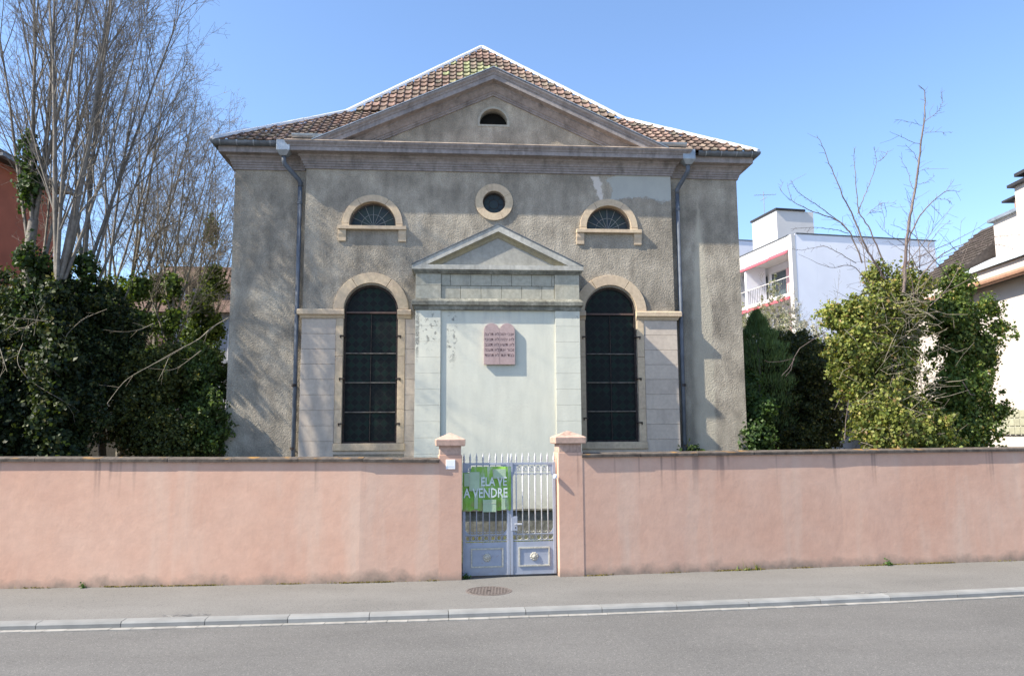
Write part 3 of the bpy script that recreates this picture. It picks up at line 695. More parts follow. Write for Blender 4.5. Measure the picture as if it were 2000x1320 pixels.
# hip flashings in lengths
for s in (-1, 1):
    ws = [0, .75, 1.6, 2.5, 3.3, 4.1, 4.9, 5.6, HW-.02]
    for a, b_ in zip(ws, ws[1:]):
        rings = []
        for q, e in ((a+.005, 0), (b_-.003, .006)):
            P = Vector((s*(HW-q), D0+q, zroof(q))); rings.append([P+Vector(v) for v in ((-s*.04, -.07, -.0), (-s*.02, -.045, .065+e), (s*.0, .0, .10+e), (s*.06, .02, .09+e), (s*.10, .04, -.02))])
        part(MB().loft(rings, True), 'hip_flashing', M['zinc_white'], roof)
0 and part(MB().lathe([(.11, 14.28), (.10, 14.42), (.02, 14.46)], 0, D0+HW, 10), 'apex_cap', M['zinc_white'], roof)

# ---- stone dressings
for s in (-1, 1):
    c = s*cxw-.01
    # arch stones
    for a0, a1 in ((0, 57), (57, 122), (122, 180)):
        part(ring_sector(c, 4.935, .59, .815, R(a0)+.006, R(a1)-.006, -.045, .12, 12), 'arch_stone', M['arch'], bevel=.006)
    # impost mouldings (outer and inner)
    for a, b_ in (((c+s*.575), s*4.17) if True else (0, 0), ((c-s*.575), s*1.80)):
        lo, hi = min(a, b_), max(a, b_)
        prof = [(-.01, 4.73), (.03, 4.735), (.045, 4.77), (.06, 4.80), (.105, 4.815), (.105, 4.905), (.085, 4.93), (-.01, 4.935)]
        oL = -1 if lo < -4.1 or (s == -1 and lo == min(a, b_) and abs(lo) < 4 and False) else 0
        path = [(lo, 0, -.0, -1), (hi, 0, 0, -1)]
        if abs(lo) > 4.1: path = [(lo+.02, .16, -1, 0), (lo+.02, 0, -1, -1), (hi, 0, 0, -1)]
        if abs(hi) > 4.1: path = [(lo, 0, 0, -1), (hi-.02, 0, 1, -1), (hi-.02, .16, 1, 0)]
        sweep(path, prof, 'impost_moulding', M['arch'], bevel=0)
    # jambs of several stones and sill
    for e, (z0, z1) in [(e, z) for e in (-1, 1) for z in ((2.035, 2.75), (2.755, 3.9), (3.905, 4.73))]:
        x0, x1 = (c-.745, c-.59) if e < 0 else (c+.59, c+.745)
        part(MB().box(x0, x1, -.035, .12, z0, z1), 'jamb_stone', M['arch'], bevel=.006)
    part(MB().box(c-.76, c+.76, -.06, .12, 1.875, 2.03), 'window_sill', M['arch'], bevel=.008)
    part(MB().box(c-.80, c+.80, -.02, .1, 1.80, 1.87), 'sill_course', M['pier'])
    # pier courses in smooth stone
    zs = [4.725-.331*k for k in range(15)]; zs = [z for z in zs if z > -.1]+[-.1]
    for z1, z0 in zip(zs, zs[1:]):
        xo = s*4.155; xi = c+s*.75; lo, hi = min(xo, xi), max(xo, xi)
        part(MB().box(lo, hi, -.022, .05, z0+.0025, z1-.0025), 'pier_stone', M['pier'], bevel=.004)
        xo = s*1.70; xi = c-s*.75; lo, hi = min(xo, xi), max(xo, xi)
        part(MB().box(lo, hi, -.022, .05, z0+.0025, z1-.0025), 'pier_stone', M['pier'], bevel=.004)
    # tall window: iron frame > panes, bars, brackets
    G = .12
    me = plate_mesh('tall_window', arch_loop(c, .585, 2.03, 4.90, 28), [arch_loop(c, .545, 2.07, 4.90, 28)], G-.04, G+.02)
    win = link('tall_window', me, M['iron'], SY)
    zb = [2.07, 2.70, 3.34, 3.98, 4.86]
    for z0, z1 in zip(zb, zb[1:]):
        for x0, x1 in ((c-.545, c-.006), (c+.006, c+.545)):
            part(MB().box(x0, x1, G+.005, G+.012, z0+.012, z1-.012), 'pane', M['stained'], win)
    me = plate_mesh('arched_pane', arch_loop(c, .545, 4.89, 4.90, 24), [], G+.005, G+.012); link('arched_pane', me, M['stained'], win)
    for z in zb[1:-1]: part(MB().box(c-.55, c+.55, G-.035, G+.003, z-.012, z+.012), 'bar', M['dusty_iron'], win)
    part(MB().box(c-.55, c+.55, G-.045, G+.003, 4.86, 4.90), 'transom', simple('brown_transom', (.10, .065, .055), .7), win)
    part(MB().box(c-.006, c+.006, G-.02, G+.003, 2.07, 4.86), 'mullion', M['iron'], win)
    for e in (-1, 1):
        for z in ((4.35, 3.42, 2.45) if e == s or s < 0 else (4.35, 2.55)):
            xx = c+e*.60; part(MB().box(min(xx, xx+e*.06), max(xx, xx+e*.06), -.055, -.03, z-.015, z+.015).box(xx+e*.035, xx+e*.055, -.055, -.03, z-.05, z).box(xx-e*.05 if e > 0 else xx, xx if e > 0 else xx-e*.05, -.045, .10, z-.012, z+.012), 'bracket', M['iron'], win)
    # lunettes
    for a0, a1 in ((0, 58), (58, 121), (121, 180)):
        part(ring_sector(c, 6.855, .512, .665, R(a0)+.005, R(a1)-.005, -.04, .15, 12), 'arch_stone', M['arch'], bevel=.005)
    part(MB().box(c-.665, c-.512, -.04, .1, 6.805, 6.853).box(c+.512, c+.665, -.04, .1, 6.805, 6.853), 'springer', M['arch'])
    part(MB().box(c-.75, c+.75, -.10, .15, 6.72, 6.80), 'lunette_sill', M['arch'], bevel=.006, label='beige projecting sill below a half-round window')
    for e in (-1, 1): 
        xx = c+e*.66
        part(MB().loft([[(xx-.085, 0, z), (xx+.085, 0, z), (xx+.085, -o, z), (xx-.085, -o, z)] for o, z in ((.035, 6.46), (.04, 6.54), (.06, 6.62), (.06, 6.718))], True), 'sill_bracket', M['arch'], bevel=.004)
    me = plate_mesh('lunette_window', arch_loop(c, .51, 6.80, 6.86, 24), [arch_loop(c, .475, 6.83, 6.86, 24)], .14, .19)
    lw = link('lunette_window', me, simple('brown_frame', (.09, .075, .07), .6), SY)
    me = plate_mesh('pane', arch_loop(c, .476, 6.828, 6.86, 24), [], .175, .183); link('pane', me, M['fanglass'], lw)
    for k in range(1, 8):
        a = math.pi*k/8; part(MB().tube([(c+.04*math.cos(a), .165, 6.84+.04*math.sin(a)), (c+.478*math.cos(a), .165, 6.855+.478*math.sin(a))], .007, 5), 'muntin', M['lead'], lw)
    part(MB().tube([(c+.27*math.cos(t), .165, 6.85+.27*math.sin(t)) for t in (math.pi*k/16 for k in range(17))], .006, 5), 'arc_muntin', M['lead'], lw)
# oculus
for k in range(4):
    a = math.pi/2*k+.5; part(ring_sector(.037, 7.405, .258, .425, a+.004, a+math.pi/2-.004, -.04, .15, 10), 'oculus_stone', M['arch'], bevel=.005)
me = plate_mesh('oculus_window', arc(.037, 7.405, .256, 0, 2*math.pi-.2, 31), [arc(.037, 7.405, .225, 0, 2*math.pi-.2, 31)], .12, .17); ow = link('oculus_window', me, M['iron'], SY)
me = plate_mesh('pane', arc(.037, 7.405, .226, 0, 2*math.pi-.2, 31), [], .155, .16); link('pane', me, M['fanglass'], ow)
part(MB().tube([(.037+.11*math.cos(t), .15, 7.405+.11*math.sin(t)) for t in (2*math.pi*k/24 for k in range(25))], .005, 5), 'ring_muntin', M['iron'], ow)
for k in range(8):
    a = math.pi*k/4; part(MB().tube([(.037+.11*math.cos(a), .15, 7.405+.11*math.sin(a)), (.037+.23*math.cos(a), .15, 7.405+.23*math.sin(a))], .004, 5), 'muntin', M['iron'], ow)

# ---- the blind portico ("temple" front)
TD = -.65; UL, UR, PLx, PRx = -1.675, 1.84, -1.14, 1.31
part(MB().box(UL+.03, UR-.03, TD+.03, -.001, -.1, .64), 'portico_plinth', M['plinth'])
part(MB().box(UL+.0, UR-.0, TD-.03, -.002, .64, .672), 'plinth_ledge', M['temple_cor'])
part(MB().box(UL+.02, UR-.02, TD+.05, -.003, .672, 5.64), 'portico_body', M['plaster'])
part(MB().box(PLx+.004, PRx-.004, TD+.035, TD+.045, .674, 4.84), 'plaster_panel', M['plaster'])
zs = [4.83-.336*k for k in range(13)]; zs = [z for z in zs if z > .72]+[.672]
for x0, x1 in ((UL, PLx), (PRx, UR)):
    for z1, z0 in zip(zs, zs[1:]): part(MB().box(x0, x1, TD, TD+.06 if False else -.02, z0+.0015, z1-.0015), 'pilaster_stone', M['plaster'], bevel=.0025)
prof = [(-.01, 4.83), (.02, 4.835), (.03, 4.87), (.035, 4.905), (.055, 4.925), (.075, 4.935), (.08, 5.01), (.07, 5.03), (0, 5.085), (-.01, 5.085)]
path = [(UL, -.002, -1, 0), (UL, TD, -1, -1), (UR, TD, 1, -1), (UR, -.002, 1, 0)]
sweep(path, prof, 'portico_cornice', M['temple_cor'])
for x0, x1 in ((UL, PLx), (PRx, UR)):
    for z0, z1 in ((5.075, 5.362), (5.365, 5.64)): part(MB().box(x0, x1, TD, -.02, z0, z1), 'attic_stone', M['temple_att'], bevel=.003)
N_ = 6; wb = (PRx-PLx)/5.6
for row, (z0, z1, off) in enumerate(((5.075, 5.361, -.10), (5.366, 5.64, .5))):
    x = PLx+.004; first = True
    part(MB().box(PLx+.002, PRx-.002, TD+.046, TD+.0495, z0, z1), 'mortar_backing', M['dark_mortar'])
    edges = [PLx+.004]+[PLx+.004+wb*(k+(.45 if row else .95)) for k in range(6)]; edges = [e for e in edges if e < PRx-.06]+[PRx-.004]
    for a, b_ in zip(edges, edges[1:]): part(MB().box(a+.004, b_-.004, TD+.028, TD+.045, z0+.004, z1-.004), 'attic_stone', M['temple_att'], bevel=.003)
prof = [(-.01, 5.62), (.02, 5.625), (.03, 5.65), (.05, 5.665), (.055, 5.69), (.085, 5.70), (.085, 5.80), (-.01, 5.81)]
sweep(path, prof, 'pediment_cornice', M['temple_fascia'])
sweep(path, [(-.01, 5.615), (.022, 5.62), (.033, 5.645), (.053, 5.66), (.057, 5.688), (-.01, 5.688)], 'pediment_moulding', M['temple_cor'])
uc = (UL+UR)/2; ze, za = 5.79, 6.69; hw = (UR-UL)/2+.085
for s in (-1, 1):
    P1 = [(.085, -.15), (.085, 0), (-.55, 0), (-.55, -.15)]; sl = (za-ze)/hw
    def side(prof, name, mat, zc=5.802):
        r0 = []
        for o, v in prof:
            t = (zc-v-ze)/sl; t = max(t, 0); zz = zc if (zc-v-ze)/sl > 0 else ze+v
            r0.append((uc+s*(hw-t), TD-o, max(zz, zc)))
        part(MB().loft([r0, [(uc, TD-o, za+v) for o, v in prof]], True), name, mat)
    side(P1, 'raking_fascia', M['temple_fascia'])
    side([(.052, -.19), (.058, -.151), (-.5, -.151), (-.5, -.24), (.01, -.27), (.02, -.235), (.035, -.20)], 'raking_moulding', stone('ochre_moulding', (.30, .255, .155), (.25, .225, .16), .2, .4, rnd=False))
    part(MB().loft([[(uc+s*(hw+.01), TD-.10, ze+.0), (uc+s*(hw+.01), TD-.10, ze+.014), (uc+s*(hw+.01), -.001, ze+.014), (uc+s*(hw+.01), -.001, ze+.0)], [(uc, TD-.10, za+.003), (uc, TD-.10, za+.019), (uc, -.001, za+.019), (uc, -.001, za+.003)]], True), 'portico_roof', M['zinc_dark'])
part(MB().prism([(uc-1.45, 5.79), (uc+1.45, 5.79), (uc, 6.50)], TD+.01, TD+.06), 'portico_tympanum', M['temple_tymp'])

# ---- stone tablets with the inscription
tb = empty('stone_tablets', FO, YAW, 'pink stone twin round-topped tablets with Hebrew letters on pale panel', 'tablets')
tx0, tx1, tz0, tzs = -.226, .437, 3.67, 4.385
tm = (tx0+tx1)/2; rr_ = (tx1-tx0)/4
lob = [(tx0, tz0), (tx1, tz0)]+arc(tx1-rr_, tzs, rr_, 0, math.pi, 14)+arc(tx0+rr_, tzs, rr_, 0, math.pi, 14)[1:]
MB().prism(lob, TD-.035, TD+.02).build('slab', M['tablet'], tb, bevel=.004)
MB().box(tm-.0015, tm+.0015, TD-.0365, TD-.034, tz0+.01, tzs-.01).build('centre_groove', M['letters'], tb)
rows = [('אנכי יהוה', 'לא תרצח'), ('לא יהיה', 'לא תנאף'), ('לא תשא', 'לא תגנב'), ('זכור את', 'לא תענה'), ('כבד את', 'לא תחמד')]
for i, (a, b_) in enumerate(rows):
    z = 4.287-.112*i
    for tx, xr, wmax in ((a, tx1-.02, .30), (b_, tm-.01, .30)):
        me = text_mesh('inscription', tx[::-1], .090, .0007, 'RIGHT', .0003, 1.0)
        xsv = [v.co.x for v in me.vertices]; wid = max(xsv)-min(xsv)
        if wid > wmax*.01: me.transform(Matrix.Diagonal((wmax/wid if wid > wmax or len(tx) > 6 else 1, 1, 1, 1)))
        link('inscription', me, M['letters'], tb, loc=(xr, TD-.0362, z))

# ---------------------------------------------------------------- vegetation
def leaf_cloud(blobs, size, palette, seed, flat=.35, up=.0):
    """numpy cloud of folded leaf kites; blobs = (centre, radii, count)"""
    g = np.random.default_rng(seed); C_ = []
    Nn = []
    for c, r, n in blobs:
        m_ = max(4, int(n/26)); d = g.normal(size=(m_, 3)); d /= np.linalg.norm(d, axis=1)[:, None]
        ph = g.uniform(0, 6.28, 6); k = 1+.22*np.sin(d[:, 0]*5+ph[0])*np.sin(d[:, 2]*6+ph[1])+.15*np.sin(d[:, 2]*11+ph[2]+d[:, 0]*7)+.10*np.sin(d[:, 0]*17+ph[3]+d[:, 1]*13)
        rad = k*(g.uniform(0, 1, m_)**flat); rad = np.where(g.random(m_) < .07, rad*g.uniform(1.1, 1.4, m_), rad)
        q = np.array(c)+d*np.array(r)*rad[:, None]                       # spray centres, leaves gather in small drooping sprays
        j = g.integers(0, m_, n); sr = g.uniform(.35, 1.15, m_)[j][:, None]*size*1.75
        off = g.normal(size=(n, 3))*np.array([.9, .9, 1.0])*sr*.75; off[:, 2] -= np.abs(off[:, 0])*.25
        C_.append(q[j]+off); Nn.append(d[j]*.55+off/(np.linalg.norm(off, axis=1)[:, None]+1e-9)*.6)
    P = np.concatenate(C_); D = np.concatenate(Nn); n = len(P)
    a = D*.8+g.normal(size=(n, 3))*.6+np.array([0, -.15, up]); a /= np.linalg.norm(a, axis=1)[:, None]
    u = np.cross(a, g.normal(size=(n, 3))); u /= np.linalg.norm(u, axis=1)[:, None]+1e-9; v = np.cross(a, u)
    s = size*g.uniform(.6, 1.35, n)[:, None]
    q0 = P-u*s*.55; q1 = P+v*s*.5+a*s*.12; q2 = P+u*s*.6; q3 = P-v*s*.5+a*s*.12
    V = np.stack([q0, q1, q2, q3], 1).reshape(-1, 3); base = np.arange(n)*4
    F = np.concatenate([np.stack([base, base+1, base+2], 1), np.stack([base, base+2, base+3], 1)])
    pal = np.array(palette); w_ = pal[:, 3]/pal[:, 3].sum(); ci = g.choice(len(pal), n, p=w_)
    lum = g.uniform(.75, 1.25, n)[:, None]; col = pal[ci, :3]*lum
    clump = .82+.36*np.sin(P[:, 0]*2.3+P[:, 2]*3.1+seed)*np.sin(P[:, 2]*1.7-P[:, 1]*2.2)*.5+.18*(g.uniform(size=n)-.5); col = col*clump[:, None]
    return V, F, np.concatenate([col, col])
def leaf_mesh(name, V, F, col):
    me = bpy.data.meshes.new(name); nf = len(F); me.vertices.add(len(V)); me.vertices.foreach_set('co', V.ravel())
    me.loops.add(nf*3); me.loops.foreach_set('vertex_index', F.ravel().astype(np.int32)); me.polygons.add(nf)
    me.polygons.foreach_set('loop_start', (np.arange(nf)*3).astype(np.int32)); me.update(calc_edges=True)
    a = me.attributes.new('tint', 'FLOAT_COLOR', 'FACE'); a.data.foreach_set('color', np.concatenate([np.clip(col, 0, 1), np.ones((nf, 1))], 1).ravel()); me.validate()
    return me
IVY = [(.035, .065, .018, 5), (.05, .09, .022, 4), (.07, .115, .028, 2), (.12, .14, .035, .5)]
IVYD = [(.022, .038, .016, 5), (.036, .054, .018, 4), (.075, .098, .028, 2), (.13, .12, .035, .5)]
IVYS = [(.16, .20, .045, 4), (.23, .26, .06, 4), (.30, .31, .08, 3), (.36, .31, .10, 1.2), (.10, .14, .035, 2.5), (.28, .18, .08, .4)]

IVY_LIT = [(.10, .15, .03, 3), (.15, .20, .045, 2), (.055, .09, .025, 2)]  # sunlight put into the leaf colour of the left ivy columns
class Tubes:
    """collects tapered polylines, builds them at once"""
    def __init__(s): s.items = []
    def add(s, pts, r0, r1): s.items.append((np.asarray(pts, float), r0, r1))
    def mesh(s, name):
        V = []; F = []; n0 = 0
        for P, r0, r1 in s.items:
            n = len(P); k = 7 if r0 > .05 else (5 if r0 > .015 else 3)
            d = np.gradient(P, axis=0); d /= np.linalg.norm(d, axis=1)[:, None]+1e-9
            ref = np.array([.35, .9, .2]) if abs(d[0, 1]) < .8 else np.array([1., 0, .2]); x = np.cross(d, ref); x /= np.linalg.norm(x, axis=1)[:, None]+1e-9; y = np.cross(d, x)
            t = np.arange(k)/k*2*np.pi; r = np.linspace(r0, r1, n)[:, None, None]
            ring = P[:, None, :]+(x[:, None, :]*np.cos(t)[None, :, None]+y[:, None, :]*np.sin(t)[None, :, None])*r
            V.append(ring.reshape(-1, 3)); i = np.arange(n-1)[:, None]*k; j = np.arange(k)[None, :]; j2 = (j+1) % k
            F.append((np.stack([i+j, i+j2, i+k+j2, i+k+j], -1).reshape(-1, 4)+n0)); n0 += n*k
        V = np.concatenate(V); F = np.concatenate(F).astype(np.int32); nf = len(F); me = bpy.data.meshes.new(name)
        me.vertices.add(len(V)); me.vertices.foreach_set('co', V.ravel()); me.loops.add(nf*4); me.loops.foreach_set('vertex_index', F.ravel())
        me.polygons.add(nf); me.polygons.foreach_set('loop_start', (np.arange(nf)*4).astype(np.int32)); me.update(calc_edges=True)
        me.polygons.foreach_set('use_smooth', [True]*nf); return me
def grow(T, g, p, d, L, r, lev, up=.12, kids=(11, 7, 5), ang=(.45, .6, .75), wob=.05, minr=.0028, lens=.5):
    n = (9, 7, 5, 4)[lev]; P = [p.copy()]; dd = d/np.linalg.norm(d); D = []
    for i in range(n):
        dd = dd+g.normal(size=3)*wob*(1+lev*.6)+np.array([0, 0, up]); dd /= np.linalg.norm(dd); P.append(P[-1]+dd*L/n); D.append(dd)
    P = np.array(P); T.add(P, r, max(minr, r*.16))
    if lev >= 3: return
    k = kids[lev] if lev < len(kids) else 0
    for j in range(k):
        f = g.uniform(.15 if lev == 0 else .12, .98); i = min(int(f*n), n-1); q = P[i]+(P[i+1]-P[i])*(f*n-i); ax = D[i]
        a = g.uniform(.6, 1.25)*ang[lev]; s = np.cross(ax, g.normal(size=3)); s /= np.linalg.norm(s)+1e-9; nd = ax*math.cos(a)+s*math.sin(a)
        grow(T, g, q, nd, L*lens*g.uniform(.55, 1.1)*(1-.45*f), max(minr, r*(1-.6*f)*g.uniform(.35, .55)), lev+1, up, kids, ang, wob, minr, lens)
def tree(name, base, trunk_top, rt, stems, seed, label, group, mat, ivy=None, kids=(12, 7, 4), up=.03, spread=.5, ang=(.42, .72, .85), wob=.022, pal=IVY, leaf=.075):
    g = np.random.default_rng(seed); root = empty(name, (base[0], base[1], 0), 0, label, 'tree', group)
    b0 = np.array([0, 0, 0.]); tt = np.array(trunk_top, float)-np.array([base[0], base[1], 0.])
    T = Tubes(); P = [b0+(tt-b0)*f+np.array([g.normal()*.04, g.normal()*.04, 0])*(f > 0)*(f < 1) for f in np.linspace(0, 1, 8)]; T.add(P, rt*1.15, rt*.5)
    link('trunk', T.mesh('trunk'), mat, root)
    T = Tubes()
    for (fz, dx, dy, L, r) in stems:
        r *= .72
        p = b0+(tt-b0)*fz; grow(T, g, p, np.array([dx, dy, 1.]), L, r, 0, up, kids, ang, wob, lens=.5)
    link('crown', T.mesh('crown'), mat, root)
    if ivy:
        bl = [((x-base[0], y-base[1], z), r, n) for (x, y, z), r, n in ivy]
        link('ivy', leaf_mesh('ivy', *leaf_cloud(bl, leaf, pal, seed)), M['leaf'], root, kind='stuff')
    return root
GL = 'bare spring trees left of the synagogue'
def A3(x, y, Y): p = at(x, y, Y); return (p.x, p.y, p.z)
def col_ivy(pts, r, n):     # ivy sheathing a leaning stem between photo points
    out = []
    for (a, b_) in zip(pts, pts[1:]):
        k = 3
        for i in range(k): f = i/k; out.append((tuple(a[j]+(b_[j]-a[j])*f for j in range(3)), (r, r, r*1.5), n))
    return out
# left foreground clump
tree('bare_tree', A3(62, 900, 15.5)[:2], A3(66, 430, 15.5), .19,
     [(.98, -.16, .0, 6.8, .075), (.97, .02, .1, 7.2, .085), (.92, -.05, -.1, 7.0, .06), (.8, -.22, .05, 7.4, .06), (.7, .12, .1, 7.5, .06), (.99, .13, -.05, 6.5, .06), (.6, -.10, .2, 7.0, .05)],
     21, 'tall bare tree at the left edge, ivy halfway up its thick trunk', GL, M['bark'],
     ivy=col_ivy([A3(62, 700, 15.3), A3(66, 420, 15.3)], .32, 700)+[(A3(52, 300, 15.4), (.14, .14, .45), 500), (A3(56, 365, 15.4), (.18, .16, .5), 700)])
tree('bare_tree', A3(112, 900, 14.9)[:2], A3(112, 560, 14.9), .10,
     [(1, -.05, 0, 7.0, .08), (.99, .10, .05, 7.4, .075), (.98, .22, -.05, 7.0, .07), (.97, -.16, .1, 6.6, .06), (.96, .30, .05, 6.4, .055), (.95, .04, -.12, 7.4, .065), (.9, .16, .1, 7.2, .05)],
     22, 'multi-stemmed bare tree whose grey stems rise together beside the leftmost trunk', GL, M['bark'], kids=(13, 7, 5), ivy=col_ivy([A3(108, 900, 14.7), A3(106, 640, 14.7)], .42, 2600)+col_ivy([A3(108, 640, 14.8), A3(112, 545, 14.85)], .22, 900), pal=IVYD)
tree('bare_tree', A3(165, 900, 16.2)[:2], A3(163, 520, 16.2), .14,
     [(1, .05, 0, 7.4, .08), (.95, .24, .05, 7.0, .06), (.9, -.08, -.05, 7.2, .06), (.8, .36, .0, 6.2, .05), (.85, .16, .1, 6.8, .05)],
     23, 'slender bare tree with forked stems and ivy at mid height', GL, M['bark'], ivy=col_ivy([A3(160, 640, 16), A3(168, 470, 16)], .28, 650), kids=(13, 7, 5))
tree('bare_tree', A3(240, 900, 18.5)[:2], A3(246, 600, 18.5), .12,
     [(1, .18, 0, 6.2, .06), (.97, .0, .1, 6.2, .05), (.94, .34, 0, 6.0, .05), (.9, -.2, 0, 5.6, .045), (.8, .5, 0, 5.6, .04), (.7, .25, .1, 6.2, .04), (.75, .65, .05, 5.0, .035), (.6, -.4, .05, 5.0, .035), (.9, .1, -.1, 6.3, .04)],
     24, 'bushy-crowned bare tree with budding twigs between the tall stems', GL, M['bark_warm'], ivy=col_ivy([A3(238, 690, 18.2), A3(236, 520, 18.2)], .24, 900)+col_ivy([A3(262, 690, 17.6), A3(278, 500, 17.8)], .2, 900), kids=(13, 8, 4), up=.012, ang=(.62, .8, .9), wob=.03, pal=IVY_LIT)
tree('bare_tree', A3(300, 900, 20)[:2], A3(302, 610, 20), .11,
     [(1, .08, 0, 5.7, .05), (.97, .28, .1, 5.7, .045), (.94, -.16, 0, 5.6, .045), (.9, .45, 0, 5.2, .04), (.8, -.35, 0, 5.2, .035), (.7, .2, .1, 5.6, .035), (.6, .6, 0, 4.6, .03), (.8, -.6, 0, 4.6, .03), (.95, -.02, .1, 5.9, .035)],
     25, 'bare tree with fine tangled twigs, standing mid-way to the facade', GL, M['bark_warm'], ivy=col_ivy([A3(296, 700, 19.6), A3(304, 500, 19.6)], .2, 700)+col_ivy([A3(330, 700, 19.5), A3(334, 520, 19.5)], .14, 450), kids=(13, 8, 4), up=.012, ang=(.62, .8, .9), wob=.03, pal=IVY_LIT)
tree('bare_tree', A3(352, 900, 21)[:2], A3(380, 610, 21), .12,
     [(1, .12, 0, 4.6, .045), (.95, -.25, .1, 4.9, .04), (.9, .3, 0, 4.4, .04), (.8, -.5, 0, 4.6, .035), (.7, -.08, 0, 5.0, .035), (.8, .45, .1, 4.0, .03), (.6, -.7, 0, 4.2, .03)],
     26, 'leaning ivy-wrapped trunk with bare twigs near the corner of the facade', GL, M['bark_warm'], ivy=col_ivy([A3(362, 720, 19.2), A3(400, 540, 19.6)], .22, 1500), kids=(13, 8, 4), up=.012, ang=(.62, .8, .9), wob=.03, pal=IVY_LIT)
tree('bare_tree', A3(420, 900, 21.5)[:2], A3(416, 600, 21.5), .11,
     [(1, .02, 0, 4.6, .04), (.95, -.25, .1, 4.8, .035), (.9, .12, 0, 4.4, .035), (.8, -.4, 0, 4.8, .035), (.7, -.15, 0, 5.0, .03), (.8, -.6, .1, 4.2, .03), (.9, .25, .1, 3.8, .028)],
     27, 'tree clad to the top in ivy coloured a sunlit green right beside the facade', GL, M['bark_warm'], ivy=col_ivy([A3(404, 730, 19.5), A3(424, 470, 20)], .26, 1800)+[(A3(412, 450, 21), (.12, .12, .5), 500)], kids=(13, 8, 4), up=.012, ang=(.62, .8, .9), wob=.03, pal=[(.14, .20, .03, 3), (.20, .25, .05, 2), (.07, .11, .025, 2)])  # leaf colours lightened to look sunlit
tree('bare_tree', A3(205, 900, 17.4)[:2], A3(207, 600, 17.4), .09,
     [(1, .05, 0, 6.6, .05), (.96, .2, .05, 6.4, .045), (.92, -.12, 0, 6.4, .04), (.85, .33, .05, 5.8, .035), (.8, -.25, .1, 5.6, .035)],
     28, 'slim bare tree with long straight stems, between the tall clump and the facade', GL, M['bark'], ivy=col_ivy([A3(203, 680, 17.2), A3(212, 500, 17.2)], .17, 520), kids=(12, 7, 4), up=.015, ang=(.5, .75, .85), pal=IVY_LIT)
tree('bare_tree', A3(336, 900, 18)[:2], A3(338, 620, 18), .08,
     [(1, .0, 0, 4.6, .045), (.96, .2, .05, 4.5, .04), (.92, -.22, 0, 4.8, .04), (.85, .4, .05, 3.9, .035), (.8, -.45, .1, 4.4, .035)],
     29, 'slim ivy-footed bare tree whose stems cross the view of the red-roofed house', GL, M['bark_warm'], ivy=col_ivy([A3(334, 690, 17.8), A3(342, 490, 17.8)], .17, 620), kids=(12, 7, 4), up=.01, ang=(.6, .8, .9), pal=IVY_LIT)
# low branches arching over the ivy
T = Tubes()
for pts, r in (([(1280, 520, 15.6), (1180, 575, 15.4), (1120, 640, 15.2), (1010, 690, 15.0), (840, 790, 14.8), (700, 860, 14.6), (600, 1000, 14.5)], .017),
               ([(1130, 700, 15.2), (1040, 770, 15.1), (970, 815, 15), (830, 800, 14.9)], .012), ([(860, 550, 15.2), (790, 585, 15.1), (700, 600, 15), (580, 585, 14.9)], .012),
               ([(270, 540, 14.6), (190, 530, 14.5), (90, 515, 14.4), (65, 580, 14.4), (150, 575, 14.4), (190, 540, 14.3)], .014), ([(190, 620, 14.6), (210, 500, 14.6), (260, 430, 14.6)], .014),
               ([(280, 660, 14.5), (220, 770, 14.4), (290, 800, 14.4), (300, 750, 14.4)], .010), ([(130, 660, 14.5), (85, 760, 14.4), (150, 860, 14.4), (260, 930, 14.3), (400, 1010, 14.3)], .010),
               ([(0, 690, 14.5), (40, 820, 14.4)], .012), ([(360, 670, 14.7), (370, 610, 14.7), (470, 520, 14.8), (600, 470, 14.9)], .013)):
    q = [A3(x/2.87, 440+y/2.87, Y) for x, y, Y in pts]; q = np.array(q); n = len(q); tt = np.linspace(0, n-1, n*4)
    qs = np.stack([np.interp(tt, np.arange(n), q[:, j]) for j in range(3)], 1)
    for _ in range(4): qs[1:-1] = (qs[:-2]+qs[1:-1]*2+qs[2:])/4
    T.add(qs, r*.8, r*.3)
    for k in range(3, len(qs)-1, 3):
        dd = (qs[k]-qs[k-1]); dd = dd/np.linalg.norm(dd)*.12+RNG.normal(size=3)*.09; T.add([qs[k], qs[k]+dd, qs[k]+dd*1.8+RNG.normal(size=3)*.04], r*.35, .002)
o = tag(link('trailing_branches', T.mesh('trailing_branches'), M['bark_warm']), 'pale leafless trailing branches hanging in front of the dark ivy, left', 'branches')
# ivy thickets on the left
def thicket(bl, seed, label, pal=IVYD, leaf=.052, name='ivy_thicket', cat='ivy', group='ivy thickets behind the street wall'):
    c0 = bl[0][0]; root = (c0[0], c0[1], 0)
    V, F, c = leaf_cloud([((c[0]-root[0], c[1]-root[1], c[2]), r, int(n*2.1)) for c, r, n in bl], leaf, pal, seed)
    o = link(name, leaf_mesh(name, V, F, c), M['leaf'], None, loc=root); return tag(o, label, cat, group, None)
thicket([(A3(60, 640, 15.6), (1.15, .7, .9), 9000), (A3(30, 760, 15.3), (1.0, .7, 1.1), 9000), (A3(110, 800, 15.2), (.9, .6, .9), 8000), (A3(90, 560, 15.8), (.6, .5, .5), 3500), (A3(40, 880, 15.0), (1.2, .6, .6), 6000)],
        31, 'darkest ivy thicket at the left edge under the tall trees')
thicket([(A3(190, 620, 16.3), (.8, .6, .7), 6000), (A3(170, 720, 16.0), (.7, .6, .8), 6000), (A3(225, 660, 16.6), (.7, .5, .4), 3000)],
        32, 'ivy thicket left of centre of the trees, above the low grey wall')
